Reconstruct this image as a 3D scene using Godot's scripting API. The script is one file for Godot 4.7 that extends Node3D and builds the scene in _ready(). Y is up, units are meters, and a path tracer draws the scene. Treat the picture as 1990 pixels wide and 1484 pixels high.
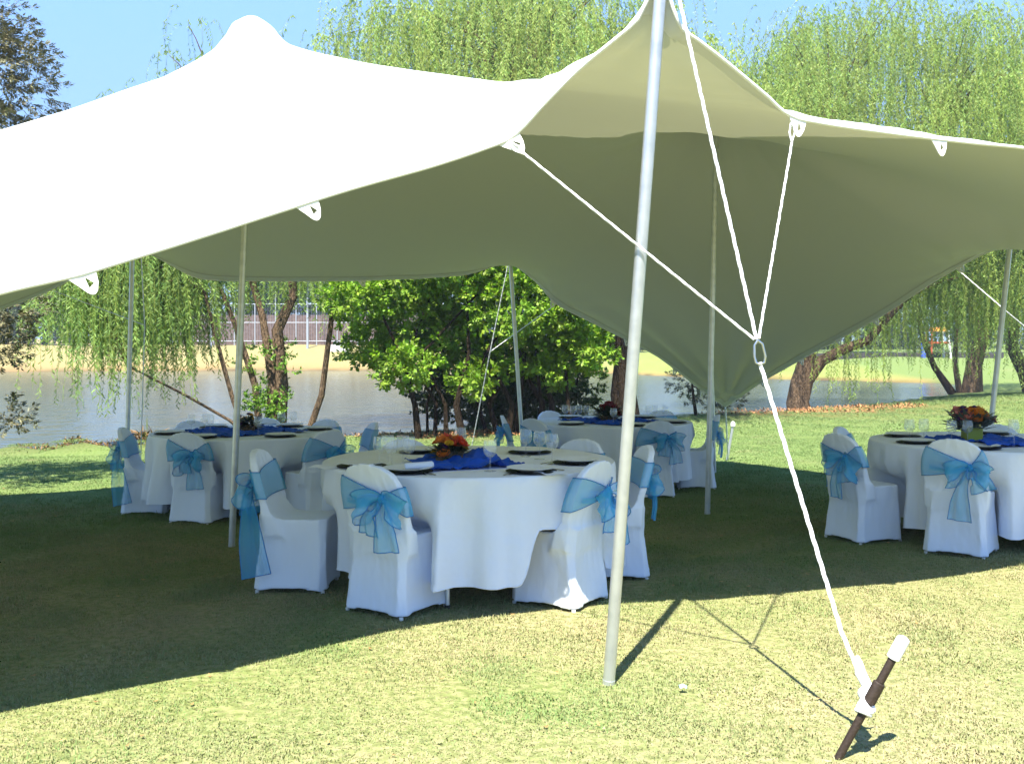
extends Node3D
# A stretch tent over round wedding tables on a lawn beside a lake.

class MB:
	# collects triangles; commit() makes one smooth-shaded ArrayMesh (vertices that are shared are smoothed)
	var v := PackedVector3Array()
	var c := PackedColorArray()
	var uv := PackedVector2Array()
	var idx := PackedInt32Array()
	var tint := Color.WHITE

	func p(q: Vector3, u := Vector2.ZERO) -> int:
		v.append(q)
		c.append(tint)
		uv.append(u)
		return v.size() - 1

	func tri(a: int, b: int, d: int) -> void:
		idx.append(a)
		idx.append(b)
		idx.append(d)

	func quad(a: int, b: int, d: int, e: int) -> void:
		tri(a, b, d)
		tri(a, d, e)

	func flat_quad(a: Vector3, b: Vector3, d: Vector3, e: Vector3) -> void:
		quad(p(a), p(b), p(d), p(e))

	func grid(rows: Array, closed := false) -> void:
		# rows of equally many points
		var n: int = rows[0].size()
		var first := v.size()
		for j in rows.size():
			for i in n:
				p(rows[j][i], Vector2(float(i) / maxi(1, n - 1), float(j) / maxi(1, rows.size() - 1)))
		for j in rows.size() - 1:
			for i in (n if closed else n - 1):
				var i2 := (i + 1) % n
				quad(first + j * n + i, first + (j + 1) * n + i, first + (j + 1) * n + i2, first + j * n + i2)

	func tube(pts: Array, radii: Array, sides := 8, caps := true) -> void:
		var rows := []
		var n := pts.size()
		var side := Vector3.RIGHT
		var d0: Vector3 = (pts[1] - pts[0]).normalized()
		if absf(d0.x) > 0.8:
			side = Vector3.BACK
		for k in n:
			var d: Vector3 = (pts[mini(k + 1, n - 1)] - pts[maxi(k - 1, 0)]).normalized()
			var a: Vector3 = (side - d * side.dot(d)).normalized()
			side = a
			var b := d.cross(a)
			var r: float = radii[mini(k, radii.size() - 1)]
			var row := []
			for i in sides:
				var t := -TAU * i / sides
				row.append(pts[k] + (a * cos(t) + b * sin(t)) * r)
			rows.append(row)
		var first := v.size()
		grid(rows, true)
		if caps:
			for e in 2:
				var ring: Array = rows[0] if e == 0 else rows[n - 1]
				var mid := p(pts[0] if e == 0 else pts[n - 1])
				var f := v.size()
				for i in sides:
					p(ring[i])
				for i in sides:
					if e == 0:
						tri(mid, f + i, f + (i + 1) % sides)
					else:
						tri(mid, f + (i + 1) % sides, f + i)

	func lathe(prof: Array, sides := 24, at := Vector3.ZERO) -> void:
		# prof: Vector2(radius, height) from bottom to top on the outside
		var rows := []
		for q in prof:
			var row := []
			for i in sides:
				var t := -TAU * i / sides
				row.append(at + Vector3(cos(t) * q.x, q.y, sin(t) * q.x))
			rows.append(row)
		grid(rows, true)

	func box(center: Vector3, size: Vector3, turn := Basis.IDENTITY, bevel := 0.0) -> void:
		var h := size * 0.5
		var b := minf(bevel, minf(h.x, minf(h.y, h.z)) * 0.9)
		if b <= 0.0:
			for ax in 3:
				for s in [-1.0, 1.0]:
					var n := Vector3.ZERO
					n[ax] = s
					var u := Vector3.ZERO
					u[(ax + 1) % 3] = 1.0
					var w := Vector3.ZERO
					w[(ax + 2) % 3] = s
					var q := [n * h - u * h - w * h, n * h - u * h + w * h, n * h + u * h + w * h, n * h + u * h - w * h]
					flat_quad(center + turn * q[0], center + turn * q[1], center + turn * q[2], center + turn * q[3])
			return
		var rows := []
		for k in 4:
			var y: float = [-h.y, -h.y + b, h.y - b, h.y][k]
			var e: float = b if k == 0 or k == 3 else 0.0
			var row := []
			for q in [Vector2(h.x - e, h.z - b), Vector2(h.x - b, h.z - e), Vector2(-h.x + b, h.z - e), Vector2(-h.x + e, h.z - b), Vector2(-h.x + e, -h.z + b), Vector2(-h.x + b, -h.z + e), Vector2(h.x - b, -h.z + e), Vector2(h.x - e, -h.z + b)]:
				row.append(center + turn * Vector3(q.x, y, -q.y))
			rows.append(row)
		grid(rows, true)
		for e in 2:
			var ring: Array = rows[0] if e == 0 else rows[3]
			var f := v.size()
			for q in ring:
				p(q)
			for i in 6:
				if e == 0:
					tri(f, f + i + 2, f + i + 1)
				else:
					tri(f, f + i + 1, f + i + 2)

	func leaf(at: Vector3, dir: Vector3, across: Vector3, long: float, wide: float, fold := 0.15) -> void:
		var n := dir.cross(across).normalized()
		var a := p(at)
		var b := p(at + dir * long * 0.45 + across * wide * 0.5 + n * wide * fold)
		var d := p(at + dir * long)
		var e := p(at + dir * long * 0.45 - across * wide * 0.5 + n * wide * fold)
		tri(a, b, d)
		tri(a, d, e)

	func commit() -> ArrayMesh:
		var nrm := PackedVector3Array()
		nrm.resize(v.size())
		for t in idx.size() / 3:
			var a := idx[t * 3]
			var b := idx[t * 3 + 1]
			var d := idx[t * 3 + 2]
			var n := (v[d] - v[a]).cross(v[b] - v[a])
			nrm[a] += n
			nrm[b] += n
			nrm[d] += n
		for i in nrm.size():
			nrm[i] = nrm[i].normalized() if nrm[i].length_squared() > 1e-20 else Vector3.UP
		var arr := []
		arr.resize(Mesh.ARRAY_MAX)
		arr[Mesh.ARRAY_VERTEX] = v
		arr[Mesh.ARRAY_NORMAL] = nrm
		arr[Mesh.ARRAY_COLOR] = c
		arr[Mesh.ARRAY_TEX_UV] = uv
		arr[Mesh.ARRAY_INDEX] = idx
		var m := ArrayMesh.new()
		m.add_surface_from_arrays(Mesh.PRIMITIVE_TRIANGLES, arr)
		return m


var M := {}
var taken := {}
var rng := RandomNumberGenerator.new()
var shape_noise := FastNoiseLite.new()


func numbered(called: String) -> String:
	var n: int = taken.get(called, 0)
	taken[called] = n + 1
	return called if n == 0 else "%s_%03d" % [called, n]


func tag(o: Node3D, label: String, category: String, group := "", kind := "") -> Node3D:
	if label:
		o.set_meta("label", label)
	if category:
		o.set_meta("category", category)
	if group:
		o.set_meta("group", group)
	if kind:
		o.set_meta("kind", kind)
	return o


func thing(called: String, label: String, category: String, at := Vector3.ZERO, turn := 0.0, group := "") -> Node3D:
	var o := Node3D.new()
	o.name = numbered(called)
	o.position = at
	o.rotation.y = turn
	add_child(o)
	tag(o, label, category, group)
	return o


func part(called: String, mesh: Mesh, mat: Material, parent: Node3D, at := Vector3.ZERO) -> MeshInstance3D:
	var o := MeshInstance3D.new()
	o.mesh = mesh
	o.material_override = mat
	o.position = at
	var n := 0
	var full := called
	while parent.has_node(NodePath(full)):
		n += 1
		full = "%s_%03d" % [called, n]
	o.name = full
	parent.add_child(o, true)
	return o


func solo(called: String, mesh: Mesh, mat: Material, label: String, category: String, at := Vector3.ZERO, turn := 0.0, group := "") -> MeshInstance3D:
	var o := MeshInstance3D.new()
	o.mesh = mesh
	o.material_override = mat
	o.position = at
	o.rotation.y = turn
	o.name = numbered(called)
	add_child(o, true)
	tag(o, label, category, group)
	return o


func setting(called: String, mesh: Mesh, mat: Material, kind := "structure") -> MeshInstance3D:
	var o := MeshInstance3D.new()
	o.mesh = mesh
	o.material_override = mat
	o.name = numbered(called)
	add_child(o, true)
	o.set_meta("kind", kind)
	return o


func scatter(called: String, mesh: Mesh, mat: Material, where: Array, tints: Array, parent: Node3D, kind := "stuff") -> MultiMeshInstance3D:
	var mm := MultiMesh.new()
	mm.transform_format = MultiMesh.TRANSFORM_3D
	mm.use_colors = true
	mm.mesh = mesh
	mm.instance_count = where.size()
	for i in where.size():
		mm.set_instance_transform(i, where[i])
		mm.set_instance_color(i, tints[i % tints.size()])
	var o := MultiMeshInstance3D.new()
	o.multimesh = mm
	o.material_override = mat
	var n := 0
	var full := called
	while parent.has_node(NodePath(full)):
		n += 1
		full = "%s_%03d" % [called, n]
	o.name = full
	parent.add_child(o, true)
	if kind:
		o.set_meta("kind", kind)
	return o


func lin(r: float, g: float, b: float, a := 1.0) -> Color:
	var col := Color(r, g, b).linear_to_srgb()
	col.a = a
	return col


func mat(called: String, col: Color, rough := 0.8, metal := 0.0, spec := 0.5) -> StandardMaterial3D:
	var m := StandardMaterial3D.new()
	m.resource_name = called
	m.albedo_color = col
	m.roughness = rough
	m.metallic = metal
	m.metallic_specular = spec
	M[called] = m
	return m


func noise_tex(seed_: int, freq: float, oct: int, size: int, ramp: Gradient = null, normal := false, bump := 4.0) -> NoiseTexture2D:
	var f := FastNoiseLite.new()
	f.seed = seed_
	f.frequency = freq
	f.fractal_octaves = oct
	var t := NoiseTexture2D.new()
	t.noise = f
	t.width = size
	t.height = size
	t.seamless = true
	t.as_normal_map = normal
	t.bump_strength = bump
	if ramp:
		t.color_ramp = ramp
	return t


func ramp(stops: Array) -> Gradient:
	var g := Gradient.new()
	g.offsets = PackedFloat32Array(stops.map(func(s): return s[0]))
	g.colors = PackedColorArray(stops.map(func(s): return s[1]))
	return g


func tri_tex(m: StandardMaterial3D, scale: float) -> void:
	m.uv1_triplanar = true
	m.uv1_world_triplanar = true
	m.uv1_scale = Vector3.ONE * scale


func sm(a: float, b: float, x: float) -> float:
	var t := clampf((x - a) / (b - a), 0.0, 1.0)
	return t * t * (3.0 - 2.0 * t)


func table_at(stops: Array, x: float) -> float:
	if x <= stops[0].x:
		return stops[0].y
	for i in stops.size() - 1:
		if x <= stops[i + 1].x:
			var t: float = (x - stops[i].x) / (stops[i + 1].x - stops[i].x)
			t = t * t * (3.0 - 2.0 * t) * 0.5 + t * 0.5
			return lerpf(stops[i].y, stops[i + 1].y, t)
	return stops[-1].y


var near_shore := [Vector2(-60, 13), Vector2(-30, 15), Vector2(-9.5, 18.2), Vector2(-7.3, 19.0), Vector2(-4.7, 21.2), Vector2(-2.4, 23), Vector2(0, 25), Vector2(4, 28.5), Vector2(10, 31), Vector2(12.5, 33), Vector2(15, 36), Vector2(18, 42), Vector2(21, 48), Vector2(24, 55), Vector2(27, 62)]
var far_shore := [Vector2(-60, 78), Vector2(-20, 85), Vector2(-5, 85), Vector2(5, 80), Vector2(12, 67), Vector2(18, 61), Vector2(22, 57), Vector2(24, 54), Vector2(27, 50)]
const WATER := -0.55


func in_lake(x: float, z: float) -> float:
	# how far inside the lake (metres, positive in the water); z counts away from the camera
	var w := 0.5 * sin(x * 1.7 + 0.4) + 0.3 * sin(x * 3.9)
	return minf(z - table_at(near_shore, x) + w * 0.5, table_at(far_shore, x) + w - z)


func ground(x: float, z: float) -> float:
	var d := in_lake(x, z)
	var zs := table_at(near_shore, x)
	var zf := table_at(far_shore, x)
	var land: float
	if z < (zs + zf) * 0.5 and zs < zf:
		land = -0.40 * pow(clampf((z / zs - 0.26) / 0.7, 0.0, 1.0), 0.75)
		land += 0.42 * exp(-((x - 18.0) * (x - 18.0) + (z - 30.0) * (z - 30.0)) / 40.0)
		land += 0.012 * sin(x * 2.1 + z * 0.7) * sin(z * 1.3) * sm(2.0, 6.0, z)
	else:
		var out := maxf(0.0, z - zf)
		var most := lerpf(2.0, 1.0, sm(2.0, 14.0, x))
		land = WATER + 0.12 + most * sm(0.0, lerpf(13.0, 24.0, sm(2.0, 14.0, x)), out) + 0.01 * maxf(0.0, out - 14.0) + 0.05 * sin(x * 0.5) * sm(0, 4, out)
		if zs >= zf:
			land = lerpf(-0.3, land, sm(45.0, 75.0, z))
	if x < -5.5 and x > -10.5 and z < zs + 2.0:
		land += 0.24 * exp(-pow((d + 0.55) / 0.45, 2.0)) * sm(-10.3, -7.2, x) * sm(-5.6, -6.6, x) * (0.7 + 0.4 * sin(x * 6.3))
	if d > -1.0:
		var t := sm(-0.5 if x < -5.5 and z < zs + 2.0 else -0.9, 0.3, d)
		land = lerpf(land, WATER - 0.12, t)
	if d > 0.0:
		land = minf(land, WATER - 0.08 - minf(1.0, d * 0.2))
	return land


func on_ground(x: float, z: float, up := 0.0) -> Vector3:
	return Vector3(x, ground(x, z) + up, -z)


func _ready() -> void:
	# camera: eye 1.46 m above the lawn, lens shifted down a little so that uprights stay upright
	var cam := Camera3D.new()
	cam.name = "camera"
	cam.position = Vector3(0, 1.46, 0)
	cam.keep_aspect = Camera3D.KEEP_HEIGHT
	cam.set_frustum(0.1 * 0.742, Vector2(0.0, -0.1 * 0.0345), 0.1, 900.0)
	add_child(cam)
	cam.current = true
	# sky and sun: a clear late morning, the sun high behind the camera
	var sky_mat := ProceduralSkyMaterial.new()
	sky_mat.sky_top_color = lin(0.07, 0.20, 0.58)
	sky_mat.sky_horizon_color = lin(0.14, 0.212, 0.29)
	sky_mat.sky_curve = 0.44
	sky_mat.ground_bottom_color = lin(0.12, 0.13, 0.06)
	sky_mat.ground_horizon_color = lin(0.2, 0.22, 0.14)
	var sky := Sky.new()
	sky.sky_material = sky_mat
	var env := Environment.new()
	env.background_mode = Environment.BG_SKY
	env.sky = sky
	env.tonemap_mode = Environment.TONE_MAPPER_LINEAR
	env.tonemap_exposure = 3.7
	env.background_energy_multiplier = 1.0
	# thin summer haze that pales the far bank
	env.fog_enabled = true
	env.fog_density = 0.0007
	env.fog_light_color = Color(0.86, 0.91, 0.97)
	env.sdfgi_enabled = true
	env.ssao_enabled = true
	env.ssil_enabled = true
	var we := WorldEnvironment.new()
	we.name = "environment"
	we.environment = env
	add_child(we)
	var sun := DirectionalLight3D.new()
	sun.name = "sun"
	sun.light_energy = 1.5
	sun.light_color = lin(1.0, 0.95, 0.86)
	sun.light_angular_distance = 0.5
	sun.shadow_enabled = true
	sun.sky_mode = DirectionalLight3D.SKY_MODE_LIGHT_ONLY
	add_child(sun)
	sun.look_at_from_position(Vector3.ZERO, Vector3(0.125, -1.0, -0.60), Vector3.UP)

	rng.seed = 20240611
	shape_noise.seed = 7
	shape_noise.frequency = 0.35
	shape_noise.fractal_octaves = 3
	materials()
	terrain()
	tent()
	furniture()
	nature()
	grass()


func materials() -> void:
	var cloth := mat("tent_cloth", lin(0.50, 0.52, 0.48), 0.75, 0.0, 0.3)
	cloth.backlight_enabled = true
	cloth.backlight = lin(0.018, 0.018, 0.008)
	# same cloth with stronger backlight: the front apron's brightness is put into the material
	var thin := mat("bright_apron_cloth", lin(0.50, 0.52, 0.48), 0.75, 0.0, 0.3)
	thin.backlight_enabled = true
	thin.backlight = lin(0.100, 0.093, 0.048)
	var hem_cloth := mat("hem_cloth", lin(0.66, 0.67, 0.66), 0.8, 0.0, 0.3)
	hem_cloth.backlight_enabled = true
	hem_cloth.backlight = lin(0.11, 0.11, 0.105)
	mat("webbing", lin(0.78, 0.78, 0.74), 0.8)
	var galv := mat("galvanised_steel", lin(0.66, 0.68, 0.70), 0.38, 0.8)
	galv.roughness = 0.40
	galv.albedo_texture = noise_tex(4, 0.015, 5, 256, ramp([[0.0, Color(0.88, 0.89, 0.9)], [0.5, Color(0.96, 0.96, 0.96)], [1.0, Color(1, 1, 1)]]))
	tri_tex(galv, 2.5)
	mat("rope", lin(0.80, 0.81, 0.80), 0.85)
	mat("bright_steel", lin(0.6, 0.61, 0.62), 0.3, 1.0)
	var rust := mat("stake_steel", lin(0.07, 0.055, 0.045), 0.6, 0.4)
	rust.albedo_texture = noise_tex(9, 0.05, 4, 256, ramp([[0.0, Color(0.6, 0.55, 0.5)], [1.0, Color(1, 0.95, 0.9)]]))
	tri_tex(rust, 6.0)
	mat("white_plastic", lin(0.82, 0.82, 0.80), 0.45)
	mat("dark_rubber", lin(0.02, 0.02, 0.02), 0.7)
	var spandex := mat("chair_cover", lin(0.79, 0.84, 0.94), 0.62, 0.0, 0.35)
	spandex.rim_enabled = true
	spandex.rim = 0.35
	var linen := mat("table_linen", lin(0.79, 0.83, 0.92), 0.8, 0.0, 0.25)
	linen.heightmap_enabled = true
	linen.heightmap_texture = noise_tex(21, 0.006, 4, 512)
	linen.heightmap_scale = 1.2
	tri_tex(linen, 1.1)
	var org := mat("organza", lin(0.06, 0.45, 0.78, 0.46), 0.55, 0.0, 0.4)
	org.transparency = BaseMaterial3D.TRANSPARENCY_ALPHA
	org.cull_mode = BaseMaterial3D.CULL_DISABLED
	var org2 := mat("organza_gathered", lin(0.025, 0.30, 0.64, 0.82), 0.5, 0.0, 0.4)
	org2.transparency = BaseMaterial3D.TRANSPARENCY_ALPHA
	org2.cull_mode = BaseMaterial3D.CULL_DISABLED
	mat("organza_edge", lin(0.015, 0.18, 0.46), 0.6)
	mat("royal_blue_cloth", lin(0.010, 0.085, 0.50), 0.7, 0.0, 0.3)
	mat("china", lin(0.78, 0.80, 0.80), 0.6, 0.0, 0.3)
	mat("black_charger", lin(0.010, 0.010, 0.011), 0.5, 0.0, 0.25)
	mat("cutlery", lin(0.45, 0.45, 0.45), 0.25, 1.0)
	var glass := mat("clear_glass", Color(0.93, 0.97, 1.0, 0.07), 0.03, 0.0, 0.9)
	glass.transparency = BaseMaterial3D.TRANSPARENCY_ALPHA
	glass.cull_mode = BaseMaterial3D.CULL_DISABLED
	var bark := mat("bark", lin(0.22, 0.165, 0.115), 0.95, 0.0, 0.2)
	bark.albedo_texture = noise_tex(31, 0.03, 5, 512, ramp([[0.0, Color(0.35, 0.33, 0.3)], [0.5, Color(0.75, 0.72, 0.68)], [1.0, Color(1, 0.97, 0.92)]]))
	bark.heightmap_enabled = true
	bark.heightmap_texture = noise_tex(33, 0.03, 4, 512)
	bark.heightmap_scale = 4.0
	tri_tex(bark, 1.0)
	bark.uv1_scale = Vector3(2.2, 0.6, 2.2)
	var bark2 := mat("dark_bark", lin(0.055, 0.042, 0.03), 0.95, 0.0, 0.2)
	bark2.albedo_texture = bark.albedo_texture
	bark2.heightmap_enabled = true
	bark2.heightmap_texture = bark.heightmap_texture
	bark2.heightmap_scale = 4.0
	tri_tex(bark2, 1.0)
	bark2.uv1_scale = Vector3(2.2, 0.6, 2.2)
	var leaf := mat("leaves", Color.WHITE, 0.5, 0.0, 0.4)
	leaf.vertex_color_use_as_albedo = true
	leaf.backlight_enabled = true
	leaf.backlight = lin(0.50, 0.70, 0.13)
	var leaf2 := mat("dull_leaves", Color.WHITE, 0.6, 0.0, 0.4)
	leaf2.vertex_color_use_as_albedo = true
	leaf2.backlight_enabled = true
	leaf2.backlight = lin(0.10, 0.11, 0.03)
	var blade := mat("grass_blades", Color.WHITE, 0.7, 0.0, 0.25)
	blade.vertex_color_use_as_albedo = true
	blade.backlight_enabled = true
	blade.backlight = lin(0.24, 0.24, 0.085)
	var turf := mat("turf", Color.WHITE, 0.95, 0.0, 0.15)
	turf.vertex_color_use_as_albedo = true
	turf.albedo_texture = noise_tex(41, 0.035, 5, 1024, ramp([[0.0, Color(0.74, 0.77, 0.66)], [0.38, Color(0.84, 0.88, 0.76)], [0.62, Color(0.95, 0.94, 0.89)], [1.0, Color(1, 0.98, 0.94)]]))
	turf.heightmap_enabled = true
	turf.heightmap_texture = noise_tex(43, 0.06, 4, 512)
	turf.heightmap_scale = 1.5
	tri_tex(turf, 0.45)
	var water := mat("lake_water", lin(0.05, 0.06, 0.04), 0.15, 0.0, 0.7)
	water.normal_enabled = true
	water.normal_texture = noise_tex(51, 0.012, 5, 1024, null, true, 3.0)
	water.normal_scale = 0.8
	tri_tex(water, 0.22)
	water.uv1_scale = Vector3(0.06, 0.06, 0.13)
	var litter := mat("dry_litter", Color.WHITE, 0.95, 0.0, 0.1)
	litter.vertex_color_use_as_albedo = true
	mat("red_bloom", lin(0.70, 0.07, 0.02), 0.6)
	mat("orange_bloom", lin(0.75, 0.22, 0.02), 0.6)
	mat("yellow_bloom", lin(0.70, 0.42, 0.02), 0.6)
	mat("pink_bloom", lin(0.78, 0.27, 0.20), 0.6)
	mat("ochre_bloom", lin(0.62, 0.25, 0.02), 0.7)
	mat("dark_red_bloom", lin(0.20, 0.008, 0.012), 0.6)
	mat("purple_bloom", lin(0.10, 0.03, 0.16), 0.6)
	mat("dark_leaf", lin(0.03, 0.05, 0.018), 0.5)
	mat("grey_leaf", lin(0.10, 0.13, 0.10), 0.6)
	var wood := mat("basket_wood", lin(0.28, 0.19, 0.10), 0.8)
	wood.albedo_texture = noise_tex(61, 0.04, 3, 256, ramp([[0.0, Color(0.6, 0.55, 0.5)], [1.0, Color(1, 1, 1)]]))
	tri_tex(wood, 8.0)
	mat("lime_pot", lin(0.30, 0.36, 0.03), 0.45)
	var brick := mat("court_wall", lin(0.12, 0.08, 0.065), 0.9)
	brick.albedo_texture = noise_tex(62, 0.02, 4, 256, ramp([[0.0, Color(0.7, 0.66, 0.64)], [1.0, Color(1, 1, 1)]]))
	tri_tex(brick, 0.4)
	mat("fence_metal", lin(0.30, 0.33, 0.36), 0.5, 0.3)
	mat("dark_stone", lin(0.03, 0.028, 0.026), 0.9)
	mat("blue_paint", lin(0.03, 0.08, 0.45), 0.5)
	mat("red_paint", lin(0.42, 0.05, 0.02), 0.5)
	mat("pale_concrete", lin(0.42, 0.42, 0.40), 0.9)
	mat("blue_scrap", lin(0.25, 0.62, 0.80), 0.6)


# ---------------------------------------------------------------- land and water
func terrain() -> void:
	var xs := []
	var zs := []
	for i in 161:
		var t := (i - 80) / 80.0
		xs.append(sinh(t * 3.6) / sinh(3.6) * 190.0)
	for j in 200:
		var t := j / 199.0
		zs.append(-12.0 + 20.0 * t + 300.0 * pow(t, 4.0))
	var b := MB.new()
	var hue := FastNoiseLite.new()
	hue.seed = 5
	hue.frequency = 0.45
	hue.fractal_octaves = 4
	for j in zs.size():
		for i in xs.size():
			var x: float = xs[i]
			var z: float = zs[j]
			var d := in_lake(x, z)
			var n := hue.get_noise_2d(x, z)
			var near_part := table_at(near_shore, x) < table_at(far_shore, x) and z < (table_at(near_shore, x) + table_at(far_shore, x)) * 0.5
			var green := Color(0.17, 0.22, 0.08)
			var straw := Color(0.315, 0.275, 0.165)
			var col: Color
			if near_part or x > 24.0:
				# mown lawn: strawy close by, greener towards the shore
				var s := clampf(0.64 - 0.75 * sm(5.0, 12.0, z) + n * 0.6, 0.0, 1.0)
				col = green.lerp(straw, s)
			else:
				var s2 := clampf(lerpf(0.95, 0.25, sm(-2.0, 12.0, x)) + n * 0.25, 0.0, 1.0)
				col = Color(0.21, 0.27, 0.07).lerp(Color(0.31, 0.245, 0.125), s2)
				col = col.lerp(Color(0.33, 0.19, 0.09), 0.6 * sm(-5.0, -1.0, d + n * 2.0))
			# bare earth along the waterline
			col = col.lerp(Color(0.10, 0.065, 0.04), sm(-1.1, -0.2, d + n * 0.5))
			if near_part:
				var e := exp(-((x - 7.6) * (x - 7.6) / 16.0 + (z - 29.0) * (z - 29.0) / 7.0))
				e = maxf(e, exp(-((x + 0.5) * (x + 0.5) / 6.0 + (z - 21.6) * (z - 21.6) / 2.5)))
				col = col.lerp(Color(0.20, 0.115, 0.06), clampf(e * 1.5 + n * 0.5 * e, 0.0, 0.9))
			b.tint = col
			b.p(Vector3(x, ground(x, z), -z))
	var w := xs.size()
	for j in zs.size() - 1:
		for i in w - 1:
			b.quad(j * w + i, (j + 1) * w + i, (j + 1) * w + i + 1, j * w + i + 1)
	setting("lawn_ground", b.commit(), M.turf)
	var wb := MB.new()
	wb.flat_quad(Vector3(-190, WATER, -8), Vector3(-190, WATER, -95), Vector3(45, WATER, -95), Vector3(45, WATER, -8))
	setting("lake_water", wb.commit(), M.lake_water)


# ---------------------------------------------------------------- tent
func along(pts: Array, n: int) -> Array:
	# n + 1 points spaced evenly along a smooth curve through pts
	var dense := []
	var k := pts.size()
	for i in k - 1:
		var p0: Vector3 = pts[maxi(i - 1, 0)]
		var p1: Vector3 = pts[i]
		var p2: Vector3 = pts[i + 1]
		var p3: Vector3 = pts[mini(i + 2, k - 1)]
		var d := p1.distance_to(p2)
		var m1 := (p2 - p0).normalized() * d * 0.8
		var m2 := (p3 - p1).normalized() * d * 0.8
		for s in 12:
			var t := s / 12.0
			var t2 := t * t
			var t3 := t2 * t
			dense.append(p1 * (2 * t3 - 3 * t2 + 1) + m1 * (t3 - 2 * t2 + t) + p2 * (-2 * t3 + 3 * t2) + m2 * (t3 - t2))
	dense.append(pts[k - 1])
	var run := [0.0]
	for i in dense.size() - 1:
		run.append(run[i] + dense[i].distance_to(dense[i + 1]))
	var out := []
	var at := 0
	for i in n + 1:
		var want: float = run[-1] * i / n
		while at < run.size() - 2 and run[at + 1] < want:
			at += 1
		var t: float = (want - run[at]) / maxf(1e-6, run[at + 1] - run[at])
		out.append(dense[at].lerp(dense[at + 1], t))
	return out


func edge_reach(poly: Array, c: Vector2, t: float) -> float:
	# how far from c the outline lies in direction t
	var d := Vector2(cos(t), sin(t))
	var far := 0.0
	for i in poly.size():
		var hit = Geometry2D.segment_intersects_segment(c, c + d * 5.0, poly[i], poly[(i + 1) % poly.size()])
		if hit != null:
			far = maxf(far, c.distance_to(hit))
	return far


func loop_tab(size: float) -> ArrayMesh:
	# a sewn webbing loop: a rounded flap with a three-cornered hole, hanging down -y from the hem along x
	var b := MB.new()
	var rim := [Vector2(-0.56, 0.06), Vector2(-0.46, -0.12), Vector2(-0.22, -0.42), Vector2(0.0, -0.72), Vector2(0.12, -0.82), Vector2(0.24, -0.82), Vector2(0.34, -0.72), Vector2(0.44, -0.45), Vector2(0.47, -0.15), Vector2(0.46, 0.06)]
	var hole := [Vector2(0.06, -0.18), Vector2(0.30, -0.46), Vector2(0.10, -0.58)]
	var mid := Vector2(0.15, -0.42)
	var outer := []
	var inner := []
	var n := 40
	for i in n:
		var t := TAU * i / n
		outer.append((mid + Vector2(cos(t), sin(t)) * edge_reach(rim, mid, t)) * size)
		inner.append((mid + Vector2(cos(t), sin(t)) * edge_reach(hole, mid, t)) * size)
	for side in 2:
		var z := 0.003 if side == 0 else -0.003
		var r1 := []
		var r2 := []
		for i in n:
			r1.append(Vector3(outer[i].x, outer[i].y, z))
			r2.append(Vector3(inner[i].x, inner[i].y, z))
		b.grid([r1, r2] if side == 0 else [r2, r1], true)
	for ring in [outer, inner]:
		var r1 := []
		var r2 := []
		for q in ring:
			r1.append(Vector3(q.x, q.y, -0.003))
			r2.append(Vector3(q.x, q.y, 0.003))
		b.grid([r1, r2], true)
	return b.commit()


func pole(label: String, foot: Vector3, top: Vector3, r: float) -> void:
	var o := thing("tent_pole", label, "tent pole", foot, 0.0, "steel poles of the tent")
	var b := MB.new()
	var d := top - foot
	var pts := []
	for k in 9:
		pts.append(d * (k / 8.0))
	b.tube(pts, [r], 20)
	part("shaft", b.commit(), M.galvanised_steel, o)
	var s := MB.new()
	s.tube([-d.normalized() * 0.015, d.normalized() * 0.02], [r * 1.06], 20)
	part("foot_plug", s.commit(), M.galvanised_steel, o)


func rope_mesh(pts: Array, r: float) -> ArrayMesh:
	var b := MB.new()
	# three twisted strands
	var fine := []
	for i in pts.size() - 1:
		var n := maxi(2, int(pts[i].distance_to(pts[i + 1]) / 0.025))
		n = mini(n, 90)
		for k in n:
			fine.append(pts[i].lerp(pts[i + 1], k / float(n)))
	fine.append(pts[-1])
	for s in 3:
		var line := []
		for k in fine.size():
			var d: Vector3 = (fine[mini(k + 1, fine.size() - 1)] - fine[maxi(k - 1, 0)]).normalized()
			var a := d.cross(Vector3(0.31, 0.2, 0.93)).normalized()
			var c := d.cross(a)
			var t := k * 0.75 + s * TAU / 3.0
			line.append(fine[k] + (a * cos(t) + c * sin(t)) * r * 0.5)
		b.tube(line, [r * 0.62], 5)
	return b.commit()


func rope(label: String, pts: Array, r := 0.0065) -> MeshInstance3D:
	return solo("guy_rope", rope_mesh(pts, r), M.rope, label, "rope")


func ring_tube(b: MB, mid: Vector3, a: Vector3, c: Vector3, ra: float, rc: float, r: float) -> void:
	var pts := []
	for i in 17:
		var t := TAU * i / 16.0
		pts.append(mid + a * cos(t) * ra + c * sin(t) * rc)
	b.tube(pts, [r], 6, false)


func finer(rows: Array) -> Array:
	# doubles a grid of points with a smooth cubic between them
	var wide := []
	for row in rows:
		var n: int = row.size()
		var out := []
		for i in n:
			out.append(row[i])
			if i < n - 1:
				out.append((row[i] as Vector3).cubic_interpolate(row[i + 1], row[maxi(0, i - 1)], row[mini(n - 1, i + 2)], 0.5))
		wide.append(out)
	var all := []
	var m := wide.size()
	for j in m:
		all.append(wide[j])
		if j < m - 1:
			var out := []
			var r0: Array = wide[maxi(0, j - 1)]
			var r1: Array = wide[j]
			var r2: Array = wide[j + 1]
			var r3: Array = wide[mini(m - 1, j + 2)]
			for i in r1.size():
				out.append((r1[i] as Vector3).cubic_interpolate(r2[i], r0[i], r3[i], 0.5))
			all.append(out)
	return all


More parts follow.
